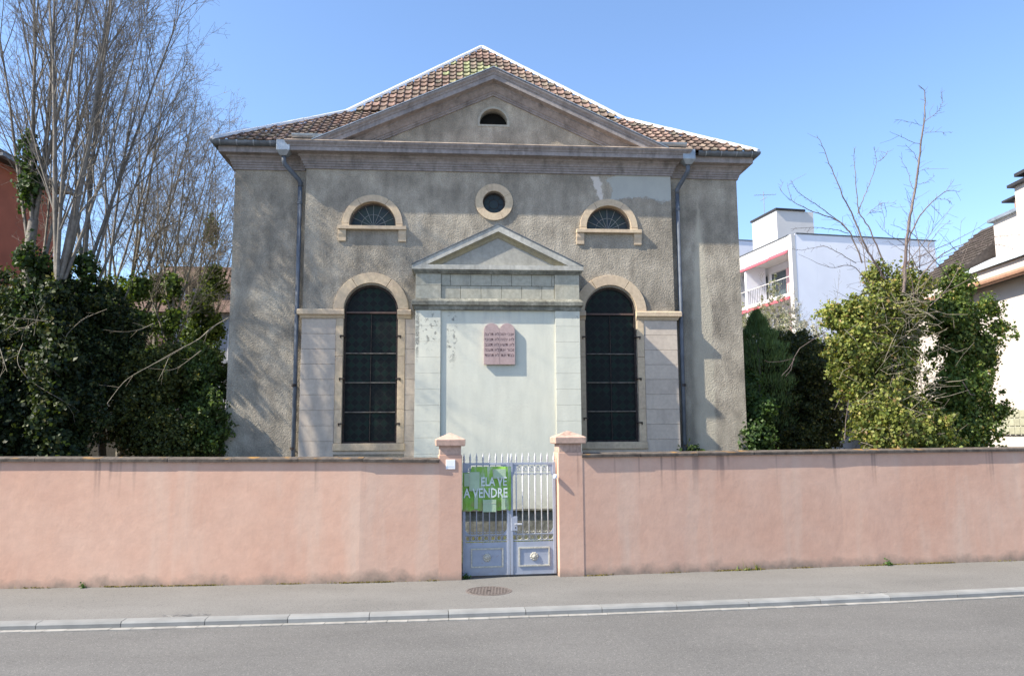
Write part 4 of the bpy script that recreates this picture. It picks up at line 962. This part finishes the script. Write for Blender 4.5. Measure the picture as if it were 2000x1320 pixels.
thicket([(A3(290, 745, 16.6), (.9, .7, .8), 9000), (A3(270, 810, 16.3), (.6, .6, .8), 6000), (A3(320, 860, 16.2), (.7, .6, .6), 5000)],
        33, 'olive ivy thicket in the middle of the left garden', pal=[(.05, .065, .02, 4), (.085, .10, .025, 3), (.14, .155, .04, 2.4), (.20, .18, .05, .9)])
thicket([(A3(395, 740, 17.2), (.6, .5, .9), 7000), (A3(400, 840, 16.6), (.5, .5, .7), 5000)],
        34, 'ivy thicket with bright glossy leaves against the left corner of the facade', pal=[(.08, .12, .03, 4), (.13, .19, .045, 2.5), (.045, .07, .02, 3)])

thicket([((-10.6, 14.6, 2.2), (1.3, 1.0, 1.9), 9000), ((-12.0, 14.9, 3.6), (1.2, 1.0, 2.0), 9000), ((-11.2, 16.4, 3.4), (1.2, 1.0, 2.0), 9000), ((-12.8, 15.8, 5.2), (1.0, 1.0, 1.6), 7000)],
        35, 'unseen ivy thicket added beyond the left edge for its shade', leaf=.09)  # added out of view to shade the lower left foliage
# ---- right: ivied tree
def px3(x, y, Y): return A3(1420+x/3.448, 160+y/3.448, Y)
tr = empty('ivy_clad_tree', (*A3(1765, 880, 15.6)[:2], 0), 0, 'sunlit ivy-clad tree with bare fan of branches right of the synagogue', 'tree')
bx, by = tr.location.x, tr.location.y
def loc(p): return np.array([p[0]-bx, p[1]-by, p[2]])
T = Tubes(); g = np.random.default_rng(5)
T.add([loc(A3(1762, 900, 15.6)), loc(A3(1768, 760, 15.6)), loc(A3(1760, 640, 15.6)), loc(A3(1762, 540, 15.6))], .16, .07); 
T.add([loc(A3(1758, 880, 15.5)), loc(A3(1742, 700, 15.5)), loc(A3(1730, 560, 15.5))], .10, .05)
link('trunk', T.mesh('trunk'), M['bark'], tr)
BR = [([(1190, 1420), (1200, 1310), (1205, 1100), (1235, 900), (1270, 720), (1290, 560), (1315, 350), (1330, 260), (1330, 150), (1335, 60), (1290, 30)], .042),
      ([(1120, 1420), (1040, 1290), (970, 1180), (890, 1010), (850, 900), (790, 790), (720, 620), (650, 450), (605, 360)], .032),
      ([(1090, 1310), (1020, 1130), (950, 960), (880, 880), (865, 640), (855, 520), (855, 440)], .022), ([(880, 890), (900, 830), (960, 690), (1015, 540), (985, 440)], .016), ([(1015, 540), (1060, 510), (1085, 460)], .009),
      ([(910, 1220), (850, 1060), (820, 1000), (720, 910), (560, 800), (470, 740), (430, 660)], .02), ([(830, 1010), (740, 925), (540, 860), (430, 800), (405, 680)], .018), ([(430, 800), (350, 730), (380, 670)], .007),
      ([(1180, 1300), (1215, 1060), (1300, 890), (1400, 790), (1480, 730), (1570, 740)], .026), ([(1400, 790), (1480, 790), (1510, 815)], .008), ([(1480, 730), (1520, 670)], .008), ([(1375, 830), (1450, 915)], .008),
      ([(1300, 1290), (1200, 1090), (1060, 1010), (1000, 930)], .012), ([(1290, 1180), (1560, 1060), (1780, 930)], .013), ([(1290, 1330), (1400, 1190), (1560, 1100), (1800, 1040), (2000, 1030)], .018),
      ([(1500, 1330), (1250, 1010), (1100, 960)], .014), ([(870, 1220), (700, 1120), (640, 1100), (500, 1140), (380, 1110)], .012), ([(960, 1350), (840, 1220), (700, 1260), (480, 1160)], .015),
      ([(1200, 1330), (1240, 1200), (1320, 1160), (1420, 1190)], .009), ([(820, 1020), (700, 985), (560, 980), (430, 990)], .011), ([(1270, 740), (1240, 700), (1220, 600), (1160, 500)], .010), ([(1290, 560), (1260, 480), (1200, 420)], .009),
      ([(1310, 430), (1200, 380), (1095, 335)], .008), ([(1330, 300), (1250, 275), (1130, 255)], .006), ([(1330, 340), (1420, 340), (1510, 340)], .006), ([(1335, 265), (1420, 205), (1450, 150), (1440, 60)], .008), ([(1285, 690), (1340, 680), (1400, 630)], .007), ([(1280, 610), (1360, 580)], .005),
      ([(1560, 1160), (1640, 1110), (1810, 1090), (1900, 1110), (2010, 1180)], .012), ([(1560, 1150), (1420, 1010)], .007), ([(1350, 1110), (1440, 980), (1510, 935)], .010), ([(1050, 870), (930, 890), (1140, 820)], .006), ([(1060, 990), (1060, 900), (1020, 800)], .007), ([(940, 900), (1020, 830), (1035, 815), (1140, 820)], .007)]
TC = Tubes()
for i, (pts, r) in enumerate(BR):
    Y = 15.6+((i*37) % 11-5)*.09; q = np.array([loc(px3(x, y, Y+k*.02*(-1)**i)) for k, (x, y) in enumerate(pts)]); n = len(q); tt = np.linspace(0, n-1, (n-1)*5+1)
    # smooth by catmull-like averaging
    qs = np.stack([np.interp(tt, np.arange(n), q[:, j]) for j in range(3)], 1)
    for _ in range(3): qs[1:-1] = (qs[:-2]+qs[1:-1]*2+qs[2:])/4
    qs[1:-1] += g.normal(size=(len(qs)-2, 3))*.006; TC.add(qs, r*.85, max(.003, r*.12))
    for k in range(2, len(qs)-1):
        if g.random() < .8:
            d = qs[k+1]-qs[k]; d /= np.linalg.norm(d); s = np.cross(d, g.normal(size=3)); s /= np.linalg.norm(s); dd = d*.6+s*.8; L = g.uniform(.04, .16)*(2.4 if g.random() < .13 else 1)
            p1 = qs[k]+dd*L*.5; TC.add([qs[k], p1, p1+(dd+g.normal(size=3)*.35)*L*.5], .0045, .0025)
for k in range(16):
    p = loc(A3(1765+g.normal()*45, g.uniform(520, 640), 15.5+g.normal()*.3)); d = np.array([g.uniform(-1.5, 1.7), g.normal()*.3, g.uniform(.25, 1.1)])
    grow(TC, g, p, d, g.uniform(1.1, 2.3), .012, 1, .03, (7, 5, 2), (.5, .8, .9), .06, .0026)
# bristling dead stems inside the ivy
TD_ = Tubes()
for k in range(300):
    p = loc(A3(1760+g.normal()*38, g.uniform(560, 870), 15.05+g.uniform(-.25, .2))); d = np.array([g.normal(), -.5+g.normal()*.4, g.normal()*.6]); d /= np.linalg.norm(d); L = g.uniform(.2, .75)
    c1 = p+d*L*.5; TD_.add([p, c1+g.normal(size=3)*.03, c1+(d+g.normal(size=3)*.3)*L*.5], g.uniform(.004, .009), .003)
link('dead_stems', TD_.mesh('dead_stems'), M['bark_warm'], tr, kind='stuff')
# stray low branches
for pts in ([(1612, 648), (1580, 668), (1562, 680), (1550, 700), (1525, 706), (1500, 707), (1494, 703)], [(1552, 700), (1540, 720), (1526, 734)], [(1550, 700), (1545, 722), (1534, 735)], [(1640, 780), (1630, 800), (1622, 795)], [(1650, 860), (1652, 820), (1658, 780)], [(1880, 745), (1895, 770), (1905, 772)]):
    TC.add([loc(A3(x, y, 14.95)) for x, y in pts], .011, .005)
link('crown', TC.mesh('crown'), M['bark_red'], tr)
bl = [(A3(1705, 625, 15.3), (.75, .45, .55), 4800), (A3(1760, 600, 15.6), (.55, .5, .6), 3600), (A3(1685, 690, 15.3), (.72, .45, .55), 4600), (A3(1745, 700, 15.5), (.52, .5, .75), 4200), (A3(1735, 800, 15.2), (.72, .5, .72), 6500), (A3(1770, 850, 15.0), (.95, .5, .5), 6500),
      (A3(1712, 545, 15.6), (.22, .2, .38), 900), (A3(1640, 620, 15.4), (.40, .3, .28), 1300), (A3(1665, 740, 15.4), (.35, .3, .5), 1700), (A3(1785, 545, 15.8), (.35, .3, .25), 700)]
link('ivy', leaf_mesh('ivy', *leaf_cloud([(tuple(loc(c)), r, int(n*1.7)) for c, r, n in bl], .056, IVYS, 41, .4)), M['leaf'], tr, kind='stuff')
tr2 = empty('ivy_clad_tree', (*A3(1870, 880, 16.4)[:2], 0), 0, 'darker green ivy-wrapped tree in front of the pinkish white house', 'tree')
bx, by = tr2.location.x, tr2.location.y
T = Tubes(); T.add([loc(A3(1870, 890, 16.4)), loc(A3(1872, 700, 16.4)), loc(A3(1866, 560, 16.4))], .13, .05); T.add([loc(A3(1868, 700, 16.4)), loc(A3(1900, 600, 16.3)), loc(A3(1945, 650, 16.2)), loc(A3(1985, 640, 16.1))], .03, .008); T.add([loc(A3(1880, 800, 16.2)), loc(A3(1930, 790, 16)), loc(A3(1990, 800, 15.9))], .025, .007)
link('trunk', T.mesh('trunk'), M['bark'], tr2)
bl = [(A3(1868, 560, 16.4), (.30, .3, .50), 1500), (A3(1862, 620, 16.2), (.62, .4, .40), 3000), (A3(1885, 680, 16.2), (.62, .45, .45), 3400), (A3(1880, 760, 16.0), (.62, .45, .55), 4200), (A3(1875, 840, 15.8), (.75, .45, .45), 4600), (A3(1930, 600, 16.1), (.28, .2, .18), 500), (A3(1955, 640, 16.1), (.22, .2, .12), 300), (A3(1950, 800, 15.9), (.30, .2, .16), 450), (A3(1920, 700, 16.1), (.25, .25, .5), 900), (A3(1800, 800, 16.5), (.35, .4, .4), 900)]
link('ivy', leaf_mesh('ivy', *leaf_cloud([(tuple(loc(c)), r, int(n*2)) for c, r, n in bl], .056, [(.08, .13, .03, 5), (.13, .19, .04, 4), (.21, .26, .055, 2), (.32, .26, .08, .7)], 42, .3)), M['leaf'], tr2, kind='stuff')
# hedge mass right of the corner, conifer, small bushes
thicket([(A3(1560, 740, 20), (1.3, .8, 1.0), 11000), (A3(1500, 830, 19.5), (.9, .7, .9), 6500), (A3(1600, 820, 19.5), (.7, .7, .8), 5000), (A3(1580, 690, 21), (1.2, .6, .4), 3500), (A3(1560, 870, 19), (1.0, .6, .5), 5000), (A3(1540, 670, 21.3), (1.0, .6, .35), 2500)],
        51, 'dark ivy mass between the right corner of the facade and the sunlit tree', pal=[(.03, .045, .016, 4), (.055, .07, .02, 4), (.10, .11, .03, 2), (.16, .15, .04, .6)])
thicket([(A3(1480, 800, 18.2), (.34, .35, .34), 1800), (A3(1475, 860, 17.8), (.4, .35, .4), 1800), (A3(1463, 760, 18.2), (.22, .3, .5), 1200)], 52, 'brighter green bush hugging the right corner of the facade', pal=[(.06, .11, .03, 3), (.10, .17, .05, 3), (.04, .08, .02, 3)], leaf=.07, name='garden_bush', cat='bush', group='small bushes')
def conifer():
    g = np.random.default_rng(9); base = A3(1490, 880, 19.6); root = empty('conifer', (base[0], base[1], 0), 0, 'feathery green conifer tip rising beside the right wall corner', 'tree')
    top = A3(1486, 612, 19.6)[2]; MB().tube([(0, 0, 0), (0, 0, top-.3)], [.09, .02], 7).build('trunk', M['bark'], root)
    n = 16000; f = g.uniform(0, 1, n)**.8; z = 1.2+(top-1.2)*f; rad = np.minimum(.95, .58*(top-z)+.04)*(.88+.12*np.sin(z*13)); a = g.uniform(0, 6.28, n); rr_ = rad*g.uniform(.3, 1, n)**.5
    P = np.stack([rr_*np.cos(a), rr_*np.sin(a), z+rr_*.5], 1); D = np.stack([np.cos(a)*.35, np.sin(a)*.35, np.full(n, 1.)], 1)+g.normal(size=(n, 3))*.25; D /= np.linalg.norm(D, axis=1)[:, None]
    u = np.cross(D, g.normal(size=(n, 3))); u /= np.linalg.norm(u, axis=1)[:, None]; L = g.uniform(.08, .16, n)[:, None]
    V = np.stack([P-u*.012, P+u*.012, P+D*L], 1).reshape(-1, 3); F = np.arange(n*3).reshape(-1, 3); c = np.array([(.10, .16, .07)])*g.uniform(.6, 1.7, n)[:, None]+np.array([(.03, .03, 0)])*g.uniform(0, 1, n)[:, None]
    link('crown', leaf_mesh('crown', V, F, c), M['leaf'], root)
conifer()
# blossoming shrubs
def blossom(x, yb, Y, H, seed, label, pal):
    p = A3(x, yb, Y); g = np.random.default_rng(seed); root = empty('blossom_shrub', (p[0], p[1], 0), 0, label, 'shrub', 'pale shrubs before the apartment block'); T = Tubes()
    for k in range(16): grow(T, g, np.array([g.normal()*.2, g.normal()*.2, 0]), np.array([g.normal()*.35, g.normal()*.3, 1]), H*g.uniform(.8, 1.05), .022, 0, .05, (9, 6, 4), wob=.07)
    link('branches', T.mesh('branches'), M['bark_warm'], root)
    V, F, c = leaf_cloud([((0, 0, H*.72), (1.3, .9, H*.34), 24000)], .045, pal, seed, .5)
    link('blossom', leaf_mesh('blossom', V, F, c), M['petal'], root, kind='stuff')
blossom(1500, 880, 27, 6.6, 61, 'pale olive budding shrub in front of the apartment balconies', [(.33, .33, .22, 3), (.42, .40, .34, 2), (.25, .28, .14, 2)])
blossom(1572, 880, 27.5, 6.3, 62, 'white blossoming shrub in front of the grey apartment gable', [(.62, .60, .57, 3), (.5, .48, .42, 2), (.36, .32, .26, 1)])
# weeds
def weed(x, y, z, s, n, seed, label, pal=IVYS):
    V, F, c = leaf_cloud([((0, 0, s*.5), (s, s*.6, s*.55), n)], s*.42, pal, seed, .6)
    tag(link('weed', leaf_mesh('weed', V, F, c), M['leaf'], None, loc=(x, y, z)), label, 'weed', 'weeds along the street wall')
W1 = [(.06, .13, .03, 3), (.09, .18, .04, 2)]
weed(-6.33, wall_y(-6.33)-.04, 0, .055, 70, 71, 'small green weed at the foot of the left wall', W1)
weed(6.28, wall_y(6.28)-.04, 0, .06, 80, 72, 'small green weed at the foot of the right wall', W1)
weed(-.735, 12.30, 0, .07, 90, 73, 'small green plant at the foot of the gate, left corner', W1)
p = FO+FE*4.45+FN*-.05; weed(p.x, p.y, 1.55, .2, 900, 74, 'leafy weed growing beside the right downpipe', IVY)
# moss line at the wall foot
for pts, lab in ((WALL_L, 'yellow brown moss line along the foot of the left wall'), (WALL_R, 'yellow brown moss line along the foot of the right wall')):
    g = np.random.default_rng(80+len(lab)); n = 2600; xs_ = g.uniform(max(pts[0][0], -9), min(pts[-1][0], 11), n)
    keep = (np.sin(xs_*2.1)+np.sin(xs_*5.3+1)+g.normal(size=n)*.4) > .2; xs_ = xs_[keep]; n = len(xs_); ys_ = np.array([wall_y(v) for v in xs_])-g.uniform(0, .03, n)
    P = np.stack([xs_, ys_, g.uniform(0, .014, n)], 1); u = g.normal(size=(n, 3)); u /= np.linalg.norm(u, axis=1)[:, None]; v = np.cross(u, g.normal(size=(n, 3))); v /= np.linalg.norm(v, axis=1)[:, None]
    V = np.stack([P-u*.012, P+u*.012, P+v*.018], 1).reshape(-1, 3); c = np.array([(.17, .14, .04)])*g.uniform(.5, 1.5, n)[:, None]
    tag(link('moss', leaf_mesh('moss', V, np.arange(n*3).reshape(-1, 3), c), M['leaf']), lab, 'moss', None, 'stuff')
# garden grass seen through the gate
g = np.random.default_rng(91); n = 9000; P = np.stack([g.uniform(-3, 4, n), g.uniform(12.9, 16.2, n), np.zeros(n)], 1); hgt = g.uniform(.05, .22, n); a = g.uniform(0, 6.28, n)
Q = np.stack([np.cos(a)*.012, np.sin(a)*.012, 0*a], 1); tip = P+np.stack([g.normal(size=n)*.04, g.normal(size=n)*.04, hgt], 1)
V = np.stack([P-Q, P+Q, tip], 1).reshape(-1, 3); c = np.array([(.10, .14, .03)])*g.uniform(.6, 1.6, n)[:, None]+np.array([(.12, .06, .0)])*(g.random(n) < .4)[:, None]
link('grass', leaf_mesh('grass', V, np.arange(n*3).reshape(-1, 3), c), M['leaf'], kind='stuff')

# ---------------------------------------------------------------- neighbours
# left edge: orange-red house
lh = empty('orange_house', (0, 0, 0), 0, 'orange-red rendered house at the left edge behind the tall trees', 'house')
MB().box(-30, -18.5, 26.6, 30.6, -.1, 12.1).build('wall', M['orange_wall'], lh)
MB().prism([(-30.6, 12.12), (-17.9, 12.12), (-18.0, 12.3), (-24.2, 14.6), (-30.5, 12.3)], 26.2, 31.0).build('roof', M['slate'], lh)
MB().box(-18.05, -17.85, 26.2, 31.0, 12.02, 12.14).build('gutter', M['zinc_dark'], lh)
for y in (27.4, 29.3):
    for z in (2.2, 5.6):
        w_ = MB().box(-18.5, -18.45, y-.5, y+.5, z, z+1.7).build('window', M['white_wall'], lh); MB().box(-18.47, -18.43, y-.42, y+.42, z+.08, z+1.62).build('pane', M['darkglass'], w_)
# rear wall left
rw = MB().box(-14, -6.6, 19.3, 19.6, -.1, 2.75).build('rear_wall', M['rearwall']); tag(rw, 'low dark grey wall behind the ivy, left of the synagogue', 'wall')
# red-roofed house behind the left trees
rh = empty('red_roofed_house', (-17.6, 42, 0), .12, 'distant pale house with red-brown tiled roof seen through the bare trees', 'house')
MB().box(-4.2, 4.0, 0, 9, -.1, 9.0).build('wall', simple('grey_white_render', (.30, .30, .31), .9), rh)
r_ = MB().loft([[(-4.6, -.5, 8.9), (4.4, -.5, 8.9), (4.4, 9.5, 8.9), (-4.6, 9.5, 8.9)], [(-2.6, 4.2, 12.4), (2.6, 4.2, 12.4), (2.6, 4.8, 12.4), (-2.6, 4.8, 12.4)]], True).build('roof', M['redroof'], rh)
MB().box(1.7, 2.3, 3.2, 3.8, 11.4, 13.2).build('chimney', M['orange_wall'], r_)
d_ = MB().box(-1.7, 1.0, .6, 2.6, 9.2, 10.6).box(-1.85, 1.15, .45, 2.8, 10.6, 10.75).build('dormer', M['redroof'], rh)
for x0 in (-1.4, -.1): MB().box(x0, x0+.9, .55, .6, 9.35, 10.4).build('dormer_window', simple('blue_pane', (.25, .33, .45), .3), d_)
for x0 in (-3.2, -.6, 2.0):
    for z in (3.4, 6.3):
        w_ = MB().box(x0, x0+1.1, -.04, 0, z, z+1.6).build('window', M['white_wall'], rh); MB().box(x0+.08, x0+1.02, -.06, -.03, z+.08, z+1.52).build('pane', M['darkglass'], w_)
MB().box(-.6, .6, -3, -2, 0, 6).mesh  # (no-op reference)
hb = empty('beige_house', (-15.5, 27, 0), .1, 'beige house with a window glimpsed through a gap in the left ivy', 'house')
MB().box(-4, 3.2, 0, 5, -.1, 5.4).build('wall', simple('beige_render', (.22, .20, .175), .9), hb)
MB().prism([(-4.4, 5.38), (3.6, 5.38), (-.4, 7.6)], -.3, 5.3).build('roof', M['redroof'], hb)
for x0 in (-2.6, .2, 1.9):
    w_ = MB().box(x0, x0+1.0, -.05, 0, 2.8, 4.4).build('window', M['white_wall'], hb); MB().box(x0+.08, x0+.46, -.07, -.04, 2.88, 4.32).box(x0+.54, x0+.92, -.07, -.04, 2.88, 4.32).build('pane', M['darkglass'], w_)

# apartment block
AO = Vector((16.64, 45, 0)); AB = math.atan2(2.1, 9.7); AO = AO+Vector((math.cos(AB), math.sin(AB), 0))*1.6
ap = empty('apartment_block', AO, AB, 'white apartment block with pink awnings, balconies and grey gable', 'apartment block')
# local: x along the grey gable, y back along the balcony side
MB().box(0.02, 8.3, 0, 12, -.1, 13.96).box(-1.35, .015, 0, .35, -.1, 13.96).build('gable_wall', M['grey_panel'], ap)
MB().box(-1.3, 8.4, -.06, 12.1, 13.985, 14.03).build('roof_edge', M['zinc_dark'], ap)
MB().box(-1.62, -1.355, -.01, .35, -.1, 13.92).build('corner_pier', M['white_wall'], ap)
MB().box(-1.6, 0, .36, 12, 13.05, 13.93).build('parapet', M['white_wall'], ap)
MB().box(-1.65, 0.01, .30, 12.05, 13.93, 13.98).build('parapet_cap', M['zinc_dark'], ap)
for z in (10.3, 7.5, 4.7, 1.9):
    sl_ = MB().box(-1.6, 0, .36, 12, z, z+.2).build('balcony_slab', M['white_wall'], ap)
    for k in range(52): MB().box(-1.58, -1.56, .4+k*.22, .42+k*.22, z+.2, z+1.15).build('baluster', M['zinc_dark'], sl_)
    MB().box(-1.6, -1.54, .36, 12, z+1.15, z+1.19).build('handrail', M['white_wall'], sl_)
    MB().box(-.3, -.03, 1.0, 2.8, z+.2, z+2.2).build('rose_panel', M['rose'], ap)
    for a, b_ in ((.45, .95), (2.9, 4.9), (5.3, 6.3)):
        w_ = MB().box(-.06, -.0, a, b_, z+.25, z+2.3).build('window', M['white_wall'], ap); MB().box(-.09, -.05, a+.07, b_-.07, z+.32, z+2.22).build('pane', M['darkglass'], w_)
    MB().box(-1.62, -.2, 5.4, 5.6, z+.2, z+2.75).build('divider', M['grey_panel'], ap)
for z in (12.93, 10.13):
    for a, b_, dz in ((.4, 2.6, .0), (2.62, 12, -.04)):
        MB().loft([[(-1.72, a, z+dz-.05), (-1.60, a, z+dz+.17), (-1.58, a, z+dz+.15), (-1.70, a, z+dz-.07)], [(-1.72, b_, z+dz-.05), (-1.60, b_, z+dz+.17), (-1.58, b_, z+dz+.15), (-1.70, b_, z+dz-.07)]], True).build('awning', M['magenta'], ap)
MB().box(-3.0, -1.6, 6.6, 7.4, -.1, 13.0).build('teal_stair_panel', M['teal'], ap)
MB().box(-9, .9, 8.0, 16, -.1, 15.6).build('rear_wing', M['grey_panel'], ap)
MB().box(-9.05, .95, 7.95, 16.05, 15.6, 15.66).build('rear_roof_edge', M['zinc_dark'], ap)
pb = MB().box(-.9, 1.7, 2.6, 5.6, 14.0, 16.2).build('penthouse', M['white_wall'], ap)
MB().box(-.98, 1.1, 2.5, 5.7, 16.2, 16.32).build('penthouse_cap', M['blackcap'], ap)
MB().box(3.0, 3.5, 3, 3.5, 14.0, 14.75).build('roof_vent', M['white_wall'], ap)
an = MB().tube([(-.3, 5, 16.3), (-.3, 5, 18.2)], .02, 6).tube([(-1.0, 5, 17.9), (.6, 5, 18.05)], .014, 5).tube([(-.3, 4.6, 17.7), (-.3, 5.4, 17.7)], .02, 5)
for k in range(6): an.tube([(-.9+k*.28, 4.8, 17.9+k*.026), (-.9+k*.28, 5.2, 17.9+k*.026)], .01, 4)
an.build('antenna', M['lead'], ap)

# right: pinkish white house
ph = empty('pinkish_white_house', (0, 0, 0), 0, 'pinkish white house with dark tiled roof and chimneys at the right edge', 'house')
HX = 11.85
MB().box(HX, HX+9, 14.95, 22.4, .62, 5.78).build('wall', M['pinkwhite'], ph)
MB().box(HX-.04, HX+9, 14.9, 22.45, -.1, .60).build('base_course', simple('grey_base_render', (.42, .42, .44), .85), ph)
MB().box(HX-.0, HX+5, 22.5, 31, -.1, 5.5).build('annex_wall', M['pinkwhite'], ph)
MB().prism([(HX-.3, 5.52), (HX+5.2, 5.52), (HX+5.2, 5.7), (HX-.3, 5.65)], 22.5, 31.2).build('annex_roof', M['zinc_roof'], ph)
MB().prism([(HX-.30, 5.80), (HX+.1, 5.80), (HX+.1, 6.12), (HX-.30, 6.12)], 14.7, 22.7).build('eaves_board', M['pinkwhite'], ph)
MB().tube([(HX-.34, 14.7, 5.80), (HX-.34, 22.7, 5.80)], .085, 10).build('gutter', M['brown_metal'], ph)
MB().prism([(HX-.40, 6.121), (HX+.9, 6.72), (HX+.9, 6.76), (HX-.40, 6.17)], 14.7, 20.2).build('zinc_apron', M['zinc_roof'], ph)
rfm = MB().prism([(HX-.35, 6.10), (HX+2.25, 8.2), (HX+9.4, 6.2)], 20.3, 22.7).build('roof', M['slate'], ph)
b = MB()
for k in range(16):
    t = k/16; x = HX-.33+t*2.5; z = 6.1+t*2.02
    for j in range(8): b.box(x-.02, x+.17, 20.32+j*.3, 20.60+j*.3, z+.02, z+.055)
b.build('roof_tiles', M['slate'], rfm, kind='stuff')
MB().prism([(HX+.9, 6.70), (HX+2.25, 7.6), (HX+9.4, 6.2)], 14.7, 20.25).build('front_roof', M['slate'], ph)
c1 = A3(1942, 460, 19.7); c2 = A3(1946, 430, 17.0)
ch = MB().box(c1[0]-.0, c1[0]+.9, 18.6, 19.7, 6.3, 7.62).build('low_chimney', M['pinkwhite'], ph)
lz = 7.64
MB().box(c1[0]-.1, c1[0]+1.0, 18.5, 19.8, lz-.02, lz+.06).build('chimney_lip', M['zinc'], ch)
MB().tube([(c1[0]+.25, 18.9, lz+.05), (c1[0]+.25, 18.9, lz+.35)], .16, 12).build('chimney_pot', M['brown_metal'], ch); MB().box(c1[0]+.0, c1[0]+.6, 18.6, 19.3, lz+.37, lz+.42).build('pot_cover', M['blackcap'], ch)
xx = A3(1984, 400, 18.3)[0]; zt = A3(1984, 366, 18.3)[2]
ch = MB().box(xx, xx+1.3, 17.0, 18.3, 6.4, zt).build('tall_chimney', M['pinkwhite'], ph)
MB().box(xx-.12, xx+1.4, 16.9, 18.4, zt, zt+.07).build('chimney_lip', M['blackcap'], ch)
MB().tube([(xx+.22, 17.2, zt), (xx+.22, 17.2, zt+.22)], .10, 10).build('chimney_pot', M['blackcap'], ch); MB().box(xx-.05, xx+1.3, 16.95, 18.2, zt+.22, zt+.30).build('pot_cover', M['blackcap'], ch)
gw = MB().box(HX-.05, HX+.02, 17.15, 19.2, 2.18, 2.78)
gw = MB().box(HX-.03, HX-.001, 17.1, 19.0, 2.12, 2.72).build('glass_block_window', simple('mortar', (.7, .68, .62), .9), ph)
for i in range(9):
    for j in range(3): MB().box(HX-.06, HX-.028, 17.12+i*.205, 17.30+i*.205, 2.14+j*.195, 2.32+j*.195).build('glass_block', M['glassblock'], gw, bevel=.01)
# grey shed roof behind the ivy
sh_ = empty('garden_shed', (8.6, 24.2, 0), .05, 'grey corrugated shed roof just showing above the dark ivy mass', 'shed')
MB().box(-1.3, 1.3, 0, 2.2, -.1, 4.9).build('wall', M['rearwall'], sh_)
MB().prism([(-1.5, 4.92), (1.5, 4.92), (1.5, 5.10), (-1.5, 5.10)], -.25, 2.4).build('roof', M['zinc'], sh_)
